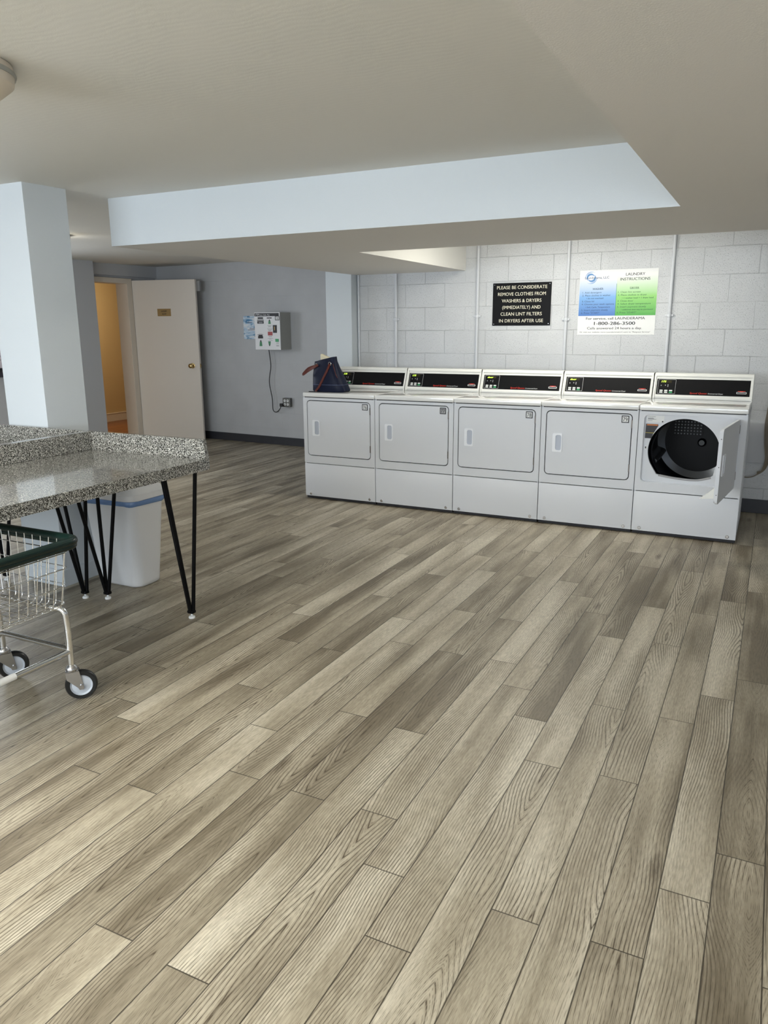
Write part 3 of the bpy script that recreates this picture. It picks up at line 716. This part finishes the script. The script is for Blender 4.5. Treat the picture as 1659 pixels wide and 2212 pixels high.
def grad(name, lo, mid, hi):
    m = mat(name, rough=.35); v = coords(m); s = N(m, 'ShaderNodeSeparateXYZ'); L(m, v, s.inputs[0])
    t_ = math_(m, 'DIVIDE', math_(m, 'SUBTRACT', s.outputs[2], .151), .33)
    L(m, ramp(m, t_, [(0, lo), (.45, mid), (.95, hi)]), bsdf(m).inputs['Base Color']); return m
M['pblue'] = grad('blue_gradient', (.03, .14, .44), (.16, .36, .68), (.82, .83, .84)); M['pgreen'] = grad('green_gradient', (.04, .33, .015), (.24, .58, .12), (.82, .84, .80))
bm = nb(); box(bm, .002, .298, -.0034, -.003, .151, .485); obj('blue_panel', bm, M['pblue'], po)
bm = nb(); box(bm, .298, PWD-.002, -.0034, -.003, .151, .485); obj('green_panel', bm, M['pgreen'], po)
bm = nb(); box(bm, .2965, .299, -.0038, -.0034, .151, .400); obj('divider', bm, M['arrow'], po)
def pt(lines, name, m, yy=-.0040):
    bm = nb()
    for s, u, v, wd, h, al, bo in lines: text(bm, s, PWD*u, PHT*(1-v)-h/2, h, PWD*wd, align=al, bold=bo, y=yy)
    return obj(name, bm, m, po)
M['dkblue'] = mat('dark_blue_ink', (.01, .035, .10), .5); M['dkgreen'] = mat('dark_green_ink', (.01, .08, .02), .5); M['lblue'] = mat('logo_blue', (.08, .24, .52), .4)
pt([('LAUNDRY', .715, .078, .24, .021, 'CENTER', .012), ('INSTRUCTIONS', .715, .150, .375, .021, 'CENTER', .012)], 'title_lettering', M['blk'])
pt([('For service, call LAUNDERAMA', .49, .745, .76, .020, 'CENTER', .012), ('1-800-286-3500', .485, .822, .53, .025, 'CENTER', .03), ('Calls answered 24 hours a day.', .485, .897, .71, .019, 'CENTER', .006),
    ('Or visit our website www.LaunderamaLLC.com to "Request Service"', .49, .958, .915, .0095, 'CENTER', 0)], 'service_lettering', M['blk'])
pt([('WASHER', .245, .285, .14, .014, 'CENTER', .008), ('1. Add detergent', .045, .342, .25, .0125, 'LEFT', 0), ('2. Place clothes in washer', .045, .387, .37, .0125, 'LEFT', 0), ('\u2022 do not overload', .10, .432, .22, .0105, 'LEFT', .015),
    ('3. Close lid', .042, .478, .16, .0125, 'LEFT', 0), ('4. Choose your wash options:', .04, .522, .43, .0125, 'LEFT', 0), ('\u2022 Soil, Cycle, Temperature', .095, .568, .32, .0105, 'LEFT', .015),
    ('5. Insert payment slowly', .04, .613, .35, .0125, 'LEFT', 0), ('6. Press "START"', .04, .658, .245, .0125, 'LEFT', 0)], 'washer_lettering', M['dkblue'])
pt([('DRYER', .715, .285, .115, .014, 'CENTER', .008), ('1. Clean lint screen', .508, .345, .285, .0125, 'LEFT', 0), ('2. Place clothes in dryer', .508, .390, .365, .0125, 'LEFT', 0), ('\u2022 1 washer load = 1 dryer load', .562, .436, .395, .0105, 'LEFT', .015),
    ('3. Close door', .508, .480, .20, .0125, 'LEFT', 0), ('4. Select dryer temperature', .508, .524, .42, .0125, 'LEFT', 0), ('5. Insert payment slowly', .508, .570, .365, .0125, 'LEFT', 0),
    ('\u2022 additional time may be purchased', .56, .613, .40, .0105, 'LEFT', .015), ('6. Press "START"', .508, .658, .25, .0125, 'LEFT', 0)], 'dryer_lettering', M['dkgreen'])
for u0, u1 in ((.175, .315), (.66, .77)):
    bm = nb(); box(bm, PWD*u0, PWD*u1, -.004, -.0034, PHT*.700, PHT*.703); obj('underline', bm, M['dkblue'], po)
bm = nb(); lc = (PWD*.15, PHT*.885)
def arcband(bm, cx, cz_, a0, a1, r0, r1, w0, y0, y1, n=24):
    out, inn = [], []
    for k in range(n+1):
        t_ = k/n; a_ = math.radians(a0+(a1-a0)*t_); r = r0+(r1-r0)*t_; hw = w0*math.sin(PI*min(max(t_, .02), .98))
        out.append((cx+(r+hw)*math.cos(a_), cz_+(r+hw)*.92*math.sin(a_))); inn.append((cx+(r-hw)*math.cos(a_), cz_+(r-hw)*.92*math.sin(a_)))
    b = bmesh.new()
    A = [b.verts.new((p[0], y0, p[1])) for p in out]; B = [b.verts.new((p[0], y0, p[1])) for p in inn]
    for k in range(n): b.faces.new((A[k], A[k+1], B[k+1], B[k]))
    merge(bm, b)
arcband(bm, *lc, 20, 230, .026, .034, .008, -.0042, 0); arcband(bm, *lc, 200, 410, .026, .034, .008, -.0042, 0)
arcband(bm, *lc, 50, 200, .052, .044, .0022, -.0042, 0); arcband(bm, *lc, 230, 380, .052, .044, .0022, -.0042, 0)
arcband(bm, *lc, 70, 170, .044, .040, .0015, -.0042, 0); arcband(bm, *lc, 250, 350, .044, .040, .0015, -.0042, 0)
obj('swirl_logo', bm, M['lblue'], po)
pt([('Launderama, LLC', .068, .115, .315, .018, 'LEFT', .006)], 'logo_lettering', M['dkblue'], -.0046)

# ------------------------------------------------------------------ conduits on the back wall
for k, (x, zc, desc) in enumerate(((1.170, 1.535, 'painted conduit running up the wall left of the black sign'), (1.952, 1.50, 'painted conduit running up the wall between black sign and poster'),
                                 (2.766, 1.524, 'painted conduit running up the wall right of the poster'), (.380, 1.516, 'painted conduit running up the wall below the low soffit'))):
    t = thing('conduit_pipe', desc, 'pipe', (x, YB-.014, 0), 0, 'conduits on the back wall')
    z1 = 1.92 if k == 3 else 2.21
    bm = nb(); tube(bm, [(0, 0, 0.12), (0, 0, z1)], .0125, 14); obj('pipe', bm, M['pipe'], t, True)
    bm = nb(); box(bm, -.032, .032, -.003, .014, zc-.008, zc+.008, .002); lathe(bm, [(.0125, zc-.016), (.016, zc-.012), (.016, zc+.012), (.0125, zc+.016)], (0, 0, 0), 'Z', 16); obj('pipe_strap', bm, M['pipe'], t, True)
bm = nb(); tube(bm, [(-.012, YB-.012, .12), (-.012, YB-.012, 1.92)], .010, 12); tag(obj('conduit_pipe', bm, M['pipe'], None, True), 'thin painted pipe in the corner beside the pale pilaster', 'pipe')

# ------------------------------------------------------------------ cables at the right end of the dryers
cb = thing('cable_bundle', 'beige cable bundle hanging on the wall right of the open dryer', 'cable', (3.53, .97, .3))
for k in range(4):
    o_ = k*.009
    pts = [(3.535+o_, .99, .92), (3.527+o_, .985, .80), (3.522+o_, .98, .70), (3.532+o_, .98, .56), (3.548+o_, .97, .45), (3.535+o_*.6, .96, .365), (3.49, .95, .315-.002*k), (3.44, .93, .30), (3.40, .90, .31)]
    bm = nb(); tube(bm, smooth_path([(p[0]-3.53+.006, p[1]-.97, p[2]-.3) for p in (pts if k == 0 else pts[:6]+[(3.50, .96, .33-.01*k+.02)])], 6), .004, 8); obj('cable', bm, M['cablebeige'], cb, True)
t = thing('junction_box', 'grey junction box above the beige cables at the right edge', 'junction box', (3.58, YB, .93))
bm = nb(); box(bm, -.05, .08, -.07, 0, -.02, .11, .006); obj('box_body', bm, M['hose_grey'], t)
bm = nb(); box(bm, -.045, .075, -.074, -.07, -.015, .105, .002); obj('box_cover', bm, M['pipe'], t)

# ------------------------------------------------------------------ change machine, notice, outlet
cm = thing('value_machine', 'white wall-mounted card value machine with green arrows and black header', 'machine', (-2.121, 2.28, 1.19))
FWd, FH = .368, .439
bm = nb(); box(bm, 0.002, FWd-.002, .004, .27, .002, FH-.002, .003); obj('housing', bm, M['boxgrey'], cm)
bm = nb(); box(bm, 0, FWd, -.004, .004, 0, FH, .003); fp = obj('front_plate', bm, M['boxface'], cm)
def fr(bm, u0, u1, v0, v1, y0=-.006, y1=-.004): box(bm, FWd*u0, FWd*u1, y0, y1, FH*(1-v1), FH*(1-v0))
bm = nb(); fr(bm, .02, .97, .025, .105); obj('header_strip', bm, M['blk'], cm)
bm = nb(); fr(bm, .82, .985, .105, .215); obj('number_frame', bm, M['blk'], cm)
bm = nb(); text(bm, 'VTM', FWd*.05, FH*(1-.09), .021, FWd*.15, bold=.02, shear=.15, y=-.0066); text(bm, 'Value Adder Plus', FWd*.215, FH*(1-.085), .014, FWd*.40, shear=.2, bold=.01, y=-.0066)
obj('lettering', bm, M['whiteprint'], fp)
bm = nb(); fr(bm, .845, .965, .115, .2, -.0068, -.006); obj('number_face', bm, M['white'], fp)
bm = nb(); text(bm, '2', FWd*.905, FH*(1-.192), .028, .020, align='CENTER', bold=.03, y=-.0072); obj('digit', bm, M['blk'], fp)
for q in ((.14, .35, .13, .175), (.12, .37, .195, .30), (.50, .69, .14, .165)):
    bm = nb(); fr(bm, *q); obj('black_slot', bm, M['blk'], fp)
bm = nb(); fr(bm, .10, .33, .592, .603); fr(bm, .15, .30, .603, .63); fr(bm, .125, .32, .63, .695); obj('black_slot', bm, M['blk'], fp)
for q in ((.125, .365, .21, .235), (.17, .33, .262, .285)):
    bm = nb(); fr(bm, *q, -.0065, -.006); obj('slot_print', bm, M['greyprint'], fp)
bm = nb(); fr(bm, .74, .87, .34, .545, -.014, -.004); cs = obj('coin_mechanism', bm, M['blk'], fp)
bm = nb(); fr(bm, .79, .82, .38, .48, -.016, -.014); obj('coin_slot', bm, M['brassplate'], fp)
bm = nb(); fr(bm, .52, .70, .515, .615); obj('red_label', bm, M['redsq'], fp)
def arrow(u0, u1, v0, v1, down=False):
    um = (u0+u1)/2; P_ = [(u0, v1), (u1, v1), (u1-.015, v0+(v1-v0)*.35), (um+.012, v0), (um-.012, v0), (u0+.015, v0+(v1-v0)*.35)]
    if down: P_ = [(u, v0+v1-v) for u, v in P_]
    bm = nb(); prism(bm, [(FWd*u, FH*(1-v)) for u, v in P_], -.006, -.004); o = obj('green_arrow', bm, M['arrow'], fp)
    vt = v0+(v1-v0)*.28
    Q = [(um-.028, vt), (um+.028, vt), (um+.008, v0-.005), (um-.008, v0-.005)]
    if down: Q = [(u, v0+v1-v) for u, v in Q]
    bm = nb(); prism(bm, [(FWd*u, FH*(1-v)) for u, v in Q], -.0066, -.0058); obj('arrow_tip', bm, M['blk'], fp)
arrow(.55, .65, .195, .31); arrow(.17, .28, .74, .90); arrow(.52, .62, .77, .895, True)
bm = nb(); fr(bm, .81, .93, .705, .785, -.010, -.004); obj('green_button', bm, M['btng'], fp)
bm = nb()
for u0, u1, v in ((.51, .68, .345), (.55, .64, .365), (.53, .67, .385), (.50, .70, .435), (.52, .68, .455), (.53, .67, .475), (.55, .64, .49), (.54, .68, .635), (.55, .67, .65), (.50, .72, .69), (.56, .65, .705), (.53, .70, .74), (.16, .30, .565),
                  (.83, .93, .808), (.83, .94, .825), (.82, .94, .865), (.84, .93, .88), (.83, .94, .897)):
    fr(bm, u0, u1, v, v+.010, -.0046, -.004)
obj('small_print', bm, M['greyprint'], fp)
bm = nb(); tube(bm, smooth_path([(0.062+.0, .19, .01), (.06, .19, -.01), (.078, .19, -.199), (.047, .19, -.399), (.080, .19, -.598), (.087, .19, -.743), (.135, .19, -.770), (.185, .19, -.735), (.235, .165, -.672)], 8), .0055, 8)
o = obj('power_cord', bm, M['cord'], cm, True)
bm = nb(); box(bm, .222, .262, .135, .165, -.695, -.655, .004); obj('plug', bm, M['cord'], cm)
ol = thing('wall_outlet', 'grey metal four-socket outlet box on the far wall below the value machine', 'outlet', (-1.825, 2.512, .545))
bm = nb(); box(bm, -.055, .055, -.055, 0.0, -.055, .055, .006); obj('outlet_box', bm, M['outlet'], ol)
for x in (-.022, .022):
    for z in (-.022, .022):
        bm = nb(); lathe(bm, [(0, -.058), (.015, -.058), (.017, -.055)], (x, 0, z), 'Y', 16); o = obj('socket', bm, M['white'], ol)
        b2 = nb(); box(b2, x-.006, x-.003, -.0592, -.0578, z-.002, z+.007); box(b2, x+.003, x+.006, -.0592, -.0578, z-.002, z+.007); obj('socket_slot', b2, M['blk'], o)
m = mat('blue_white_reflection', rough=.15)  # blue and white noise: reflections painted into the sheet's colour
v = coords(m, scale=(5, 5, 14)); L(m, ramp(m, noise(m, v, 1.6, 3, .6, .8), [(.36, (.10, .26, .46)), (.47, (.48, .65, .82)), (.58, (.82, .86, .90))]), bsdf(m).inputs['Base Color'])
t = thing('paper_notice', 'printed notice with blue reflections painted in, on the wall half hidden behind the value machine', 'notice', (-2.49, 2.555, 1.312), math.atan2(-.12, 1.67))
bm = nb(); prism(bm, rrect(0, .33, 0, .281, .012, 4), -.004, 0); obj('notice_sheet', bm, m, t)
bm = nb()
for u, v_, wd in ((.06, .20, .08), (.10, .125, .11), (.07, .11, .13), (.17, .03, .06)): box(bm, u, u+wd, -.0046, -.004, v_, v_+.006)
obj('notice_print', bm, M['dkblue'], t)

# ------------------------------------------------------------------ things at the far left behind the column
t = thing('posted_notice', 'pinkish white printed notice on the left wall at the picture edge', 'notice', (X0, 0.07, 1.05))
bm = nb(); box(bm, 0, .004, -.60, 0, 0, .46, .0005); obj('notice_sheet', bm, mat('pinkish_paper', (.78, .70, .76), .6), t)
bm = nb()
for z in (.41, .33, .30, .24, .12, .08): box(bm, .004, .005, -.50, -.03, z, z+.008)
obj('notice_print', bm, M['greyprint'], t)
t = thing('wall_shelf', 'dark narrow wall shelf below the pinkish notice', 'shelf', (X0, .06, .955))
bm = nb(); box(bm, 0, .07, -.62, 0, .065, .095, .002); obj('shelf_board', bm, M['gap'], t)
bm = nb(); box(bm, 0, .05, -.62, 0, 0, .06, .002); obj('shelf_rail', bm, mat('dark_plum_rail', (.05, .045, .06), .4), t)
t = thing('wall_hook', 'bright curved metal hook on the wall under the dark shelf', 'hook', (X0, .05, .88))
bm = nb(); tube(bm, smooth_path([(0, .03, .02), (.05, .02, .025), (.07, 0, .01), (.06, -.03, -.02)], 6), .010, 10); obj('hook_arm', bm, M['chrome'], t, True)
bm = nb(); box(bm, 0, .008, .01, .05, 0, .04, .002); obj('hook_plate', bm, M['steel'], t)

# ------------------------------------------------------------------ waste bin
bn = thing('waste_bin', 'tall white plastic waste bin with blue liner beside the column', 'bin', (.27, -2.352, 0)); bn.scale = (1, 1, .965)
def rr3(x0, x1, y0, y1, z, r, k=6): return [(p[0], p[1], z) for p in rrect(x0, x1, y0, y1, r, k)]
bm = nb(); rg = []
for z, g in ((0, -.012), (.010, -.002), (.03, 0), (.30, .018), (.56, .036)):
    rg.append(rr3(-.165-g, .165+g, -.102-g*.9, .102+g*.9, z, .055))
rg += [rr3(-.19, .19, -.126, .126, .56, .05), rr3(-.15, .15, -.09, .09, .05, .05)]
loft(bm, rg); obj('bin_body', bm, M['binw'], bn, 50)
bm = nb(); loft(bm, [rr3(-.2005, .2005, -.138, .138, .505, .06), rr3(-.207, .207, -.144, .144, .512, .06), rr3(-.208, .208, -.145, .145, .528, .06), rr3(-.203, .203, -.140, .140, .545, .06)], False, False)
for v in bm.verts: v.co.z += .004*math.sin(v.co.x*60)+.003*math.sin(v.co.y*50)
obj('bin_liner', bm, M['liner'], bn, 60)
bm = nb(); loft(bm, [rr3(-.207, .207, -.144, .144, .535, .06), rr3(-.216, .216, -.152, .152, .540, .06), rr3(-.216, .216, -.152, .152, .572, .06), rr3(-.204, .204, -.142, .142, .577, .06),
                     rr3(-.195, .195, -.133, .133, .600, .06), rr3(-.165, .165, -.105, .105, .618, .06), rr3(-.14, .14, -.085, .085, .612, .05)]); obj('bin_lid', bm, M['binw'], bn, 50)

# ------------------------------------------------------------------ folding tables (speckled laminate, three-rod legs)
def table(label, x0, x1, split_left, feet, loc):
    """split_left: upstand along the x0 side, else along x1"""
    t = thing('folding_table', label, 'table', loc, 0, 'folding tables back to back')
    lx, ly = loc[0], loc[1]; yE, yN = -2.62, -4.72; ts, tb, tt = .83, .777, .925
    bm = nb(); box(bm, (x0 if split_left else x0+.022)-lx, (x1-.022 if split_left else x1)-lx, yN+.022-ly, yE-.024-ly, ts-.038, ts)
    if split_left: box(bm, x1-.022-lx, x1-lx, yN+.022-ly, yE-.024-ly, tb, ts)
    else: box(bm, x0-lx, x0+.022-lx, yN+.022-ly, yE-.024-ly, tb, ts)
    box(bm, x0-lx, x1-lx, yN-ly, yN+.022-ly, tb, ts)
    obj('table_top', bm, M['granite'], t)
    bm = nb()
    sx = x1 if split_left else x0; d_ = -1 if split_left else 1
    pr = [(x0-lx, tb), (x1-lx, tb), (x1-lx, ts+.005), (x1-.015-lx if split_left else x1-lx, tt), (x0-lx if split_left else x0+.015-lx, tt), (x0-lx, ts+.005)]
    prism(bm, pr, yE-.024-ly, yE-ly); obj('end_upstand', bm, M['granite'], t)
    bm = nb()
    if split_left: box(bm, x0-lx, x0+.022-lx, yN+.0225-ly, yE-.0245-ly, ts+.0005, tt, .002)
    else: box(bm, x1-.022-lx, x1-lx, yN+.0225-ly, yE-.0245-ly, ts+.0005, tt, .002)
    obj('back_upstand', bm, M['granite'], t)
    for (fx, fy, tops) in feet:
        bm = nb(); A = Vector((fx-lx, fy-ly, .035))
        for i, (tx, ty) in enumerate(tops):
            o_ = Vector(((i-1)*.006, (i % 2)*.012-.004, 0))
            d2 = (Vector((tx-lx, ty-ly, tb))-A); dd = Vector((d2.x, d2.y, 0)).normalized()*.010; tube(bm, [A+dd, Vector((tx-lx, ty-ly, tb+.012))], .0098, 10)
        box(bm, A.x-.018, A.x+.018, A.y-.016, A.y+.016, .026, .044, .006)
        xs_ = [p[0]-lx for p in tops]; ys_ = [p[1]-ly for p in tops]
        box(bm, min(xs_)-.015, max(xs_)+.015, min(ys_)-.015, max(ys_)+.015, tb+.004, tb+.014)
        lg = obj('leg', bm, M['blackiron'], t, True)
        bm = nb(); lathe(bm, [(0, 0), (.016, 0), (.017, .005), (.014, .011), (.005, .014), (.005, .026), (0, .026)], (A.x, A.y, 0), 'Z', 18); o = obj('leveling_foot', bm, M['white'], lg, True)
        o['label'] = 'small white screw-in foot'
    return t
SEAM = .362
f1 = [(1.002, -2.668, ((1.075, -2.655), (1.075, -2.875), (.85, -2.66))), (.392, -2.645, ((.40, -2.66), (.43, -2.86), (.56, -2.66))),
      (1.002, -4.62, ((1.075, -4.66), (1.075, -4.46), (.85, -4.66))), (.392, -4.62, ((.40, -4.66), (.43, -4.46), (.60, -4.66)))]
table('grey speckled folding table nearest the dryers, its right corner above the white bin', SEAM, 1.137, True, f1, (.75, -3.6, 0))
f2 = [(.270, -2.690, ((.335, -2.66), (.31, -2.90), (.10, -2.66))), (-.40, -2.668, ((-.46, -2.66), (-.46, -2.87), (-.24, -2.66))),
      (.270, -4.62, ((.335, -4.66), (.31, -4.46), (.10, -4.66))), (-.40, -4.62, ((-.46, -4.66), (-.46, -4.46), (-.24, -4.66)))]
table('grey speckled folding table against the column, mostly cut off by the left picture edge', -.50, SEAM-.001, False, f2, (0, -3.6, 0))

# ------------------------------------------------------------------ wire laundry cart
ct = thing('laundry_cart', 'chrome wire laundry cart with dark green bumper rim and casters under table', 'cart', (.97, -3.90, 0))
ox, oy = .97, -3.90
RX, RYa, RYb = .305, .36, -.42       # rim half width, far and near y (local)
zr, zb = .672, .405
def rect_path(hx, ya, yb, z, r, k=6): return [(p[0], p[1], z) for p in rrect(-hx, hx, yb, ya, r, k)]
bm = nb()
P = rect_path(RX-.012, RYa-.012, RYb+.012, zr, .045, 8); tube(bm, P, .0165, 14, closed=True)
P2 = rect_path(RX-.012, RYa-.012, RYb+.012, zr-.016, .045, 8); tube(bm, P2, .013, 10, closed=True)
o = obj('rim_bumper', bm, M['bumper'], ct, True); o['label'] = 'dark green vinyl bumper'
def wallpt(f, side, t_):      # f 0 bottom..1 top
    hx = .225+(RX-.035-.225)*f; ya = .315+(RYa-.035-.315)*f; yb = -.375+(RYb+.035+.375)*f; z = zb+(zr-zb)*f
    if side == 0: return Vector((hx, yb+(ya-yb)*t_, z))
    if side == 1: return Vector((-hx, yb+(ya-yb)*t_, z))
    if side == 2: return Vector((-hx+2*hx*t_, ya, z))
    return Vector((-hx+2*hx*t_, yb, z))
bm = nb()
for f in (0.06, .33, .60, .84):
    hx = .225+(RX-.035-.225)*f+.004; ya = .315+(RYa-.035-.315)*f+.004; yb = -.375+(RYb+.035+.375)*f-.004; z = zb+(zr-zb)*f
    tube(bm, rect_path(hx, ya, yb, z, .03, 5), .0024, 8, closed=True)
nl, nw = 17, 11
for i in range(nl+1):
    t_ = .03+.94*i/nl
    a0, b0 = wallpt(1, 0, t_), wallpt(0, 0, t_); a1, b1 = wallpt(1, 1, t_), wallpt(0, 1, t_)
    path = fillet([a0, b0+Vector((0, 0, .0)), b1, a1], .02, 3); tube(bm, path, .0017, 6)
for i in range(nw+1):
    t_ = .04+.92*i/nw
    a0, b0 = wallpt(1, 2, t_), wallpt(0, 2, t_); a1, b1 = wallpt(1, 3, t_), wallpt(0, 3, t_)
    path = fillet([a0, b0-Vector((0, 0, .004)), b1-Vector((0, 0, .004)), a1], .02, 3); tube(bm, path, .0017, 6)
obj('wire_basket', bm, M['chrome'], ct, True)
bm = nb(); CX, CY0, CY1 = .200, .325, -.385
tube(bm, fillet([(CX-.05, CY0-.02, zb-.012), (CX, CY0, zb-.02), (CX+.002, CY0+.005, .30), (CX, CY0+.005, .14)], .05), .0125, 14)
tube(bm, fillet([(-CX+.05, CY0-.02, zb-.012), (-CX, CY0, zb-.02), (-CX-.002, CY0+.005, .30), (-CX, CY0+.005, .14)], .05), .0125, 14)
tube(bm, fillet([(CX-.05, CY1+.02, zb-.012), (CX, CY1, zb-.02), (CX+.002, CY1-.005, .30), (CX, CY1-.005, .14)], .05), .0125, 14)
tube(bm, fillet([(-CX+.05, CY1+.02, zb-.012), (-CX, CY1, zb-.02), (-CX-.002, CY1-.005, .30), (-CX, CY1-.005, .14)], .05), .0125, 14)
tube(bm, [(CX-.05, CY0-.02, zb-.012), (-CX+.05, CY0-.02, zb-.012)], .010, 12); tube(bm, [(CX-.05, CY1+.02, zb-.012), (-CX+.05, CY1+.02, zb-.012)], .010, 12)
tube(bm, [(CX, CY0, .208), (CX, CY1, .208)], .0115, 12); tube(bm, [(-CX, CY0, .208), (-CX, CY1, .208)], .0115, 12)
tube(bm, [(CX, CY0, .218), (-CX, CY0, .218)], .0115, 12); tube(bm, [(CX, CY1, .218), (-CX, CY1, .218)], .0115, 12)
obj('tube_frame', bm, M['chrome'], ct, True)
bm = nb(); tube(bm, [(CX, .08, .208), (CX, -.30, .208)], .0132, 12); o = obj('frame_tape', bm, mat('worn_white_paint', (.80, .80, .78), .6), ct, True); o['label'] = 'worn white coating on the side tube'
def caster(x, y, rz):
    mt = Matrix.Translation((x, y, 0)) @ Matrix.Rotation(rz, 4, 'Z')
    bm = nb(); off = -.030
    lathe(bm, [(0, .150), (.014, .150), (.022, .140), (.024, .132), (.022, .126), (0, .124)], (0, 0, 0), 'Z', 24, mtx=mt)
    for s in (-1, 1):
        poly = [(.024, .128), (-.026, .128), (-.026+off*.2, .100), (off-.010, .055), (off-.008, .046), (off+.008, .046), (off+.012, .055), (.022, .095)]
        prism(bm, poly, s*.019-.0015, s*.019+.0015, mtx=mt)
    box(bm, -.026, .024, -.0205, .0205, .122, .128, .001, mtx=mt)
    c = obj('caster', bm, M['steel'], ct, 40)
    bm = nb(); lathe(bm, [(.040, -.013), (.055, -.014), (.0605, -.008), (.062, 0), (.0605, .008), (.055, .014), (.040, .013)], (off, 0, .062), 'Y', 40, mtx=mt, caps=False)
    obj('tyre', bm, M['rubber'], c, True)
    bm = nb(); lathe(bm, [(0, -.0135), (.012, -.0165), (.018, -.012), (.036, -.010), (.0425, -.0145), (.0425, .0145), (.036, .010), (.018, .012), (.012, .0165), (0, .0135)], (off, 0, .062), 'Y', 40, mtx=mt)
    obj('wheel_hub', bm, M['wheel'], c, 40)
    bm = nb(); tube(bm, [mt @ Vector((off, -.027, .062)), mt @ Vector((off, .027, .062))], .006, 12); obj('axle_bolt', bm, M['steel'], c, True)
caster(CX, CY0+.005, math.radians(228)); caster(-CX, CY0+.005, math.radians(238)); caster(CX, CY1-.005, math.radians(160)); caster(-CX, CY1-.005, math.radians(150))

# ------------------------------------------------------------------ ceiling lights
def dome(loc, r, label, strength, col=(1.0, .93, .80)):
    t = thing('ceiling_light', label, 'ceiling light', loc)
    bm = nb(); lathe(bm, [(0, 0), (r, 0), (r+.004, -.012), (r, -.035), (r-.012, -.038), (r-.012, -.01), (0, -.01)], (0, 0, 0), 'Z', 48); obj('metal_rim', bm, M['boxgrey'], t, 40)
    bm = nb(); lathe(bm, [(r-.013, -.030), (r-.018, -.055), (r*.75, -.082), (r*.4, -.098), (0, -.103)], (0, 0, 0), 'Z', 48); obj('glass_dome', bm, lamp_mat('lit_dome', col, strength), t, 60)
    return t
t = thing('smoke_detector', 'round beige detector on the ceiling at the upper left corner of the picture', 'detector', (1.445, -3.965, cz(-3.965)))
bm = nb(); lathe(bm, [(0, 0), (.15, 0), (.155, -.02), (.15, -.05), (.12, -.075), (0, -.08)], (0, 0, 0), 'Z', 48); obj('detector_body', bm, M['trim'], t, 40)
bm = nb(); lathe(bm, [(.157, -.018), (.159, -.024), (.157, -.03)], (0, 0, 0), 'Z', 48); obj('detector_ring', bm, M['boxgrey'], t, 40)
dome((-1.89, -.78, cz(-.78)), .13, 'round flush ceiling light peeking out behind the column', EMIT_BACK)
def tubelight(loc, lx, ly, label, strength, col=(1, .97, .88)):
    t = thing('fluorescent_fixture', label, 'ceiling light', loc)
    bm = nb(); box(bm, -lx/2, lx/2, -ly/2, ly/2, -.025, 0, .003); obj('fixture_tray', bm, M['white'], t)
    bm = nb(); box(bm, -lx/2+.02, lx/2-.02, -ly/2+.01, ly/2-.01, -.075, -.0255, .02, 3); obj('diffuser', bm, lamp_mat('lit_diffuser', col, strength), t, 60)
tubelight((2.1, -.05, cz(0)-.006), 1.22, .22, 'fluorescent ceiling fixture above the dryers, hidden by the beam', EMIT_TRAY)
tubelight((.95, -4.8, cz(-5.5)-.002), .3, 1.0, 'fluorescent ceiling fixture above the near end of the folding tables', EMIT_MID)
tubelight((2.2, -6.6, cz(-6.8)-.002), 1.22, .3, 'fluorescent ceiling fixture behind the viewer', EMIT_MID)
t = thing('hall_light', 'warm ceiling light in the hall beyond the open door', 'ceiling light', (-5.0, 2.6, 2.4))
bm = nb(); lathe(bm, [(0, 0), (.16, 0), (.15, -.05), (.09, -.08), (0, -.09)], (0, 0, 0), 'Z', 32); obj('glass_dome', bm, lamp_mat('warm_dome', (1, .84, .58), EMIT_HALL), t, 60)
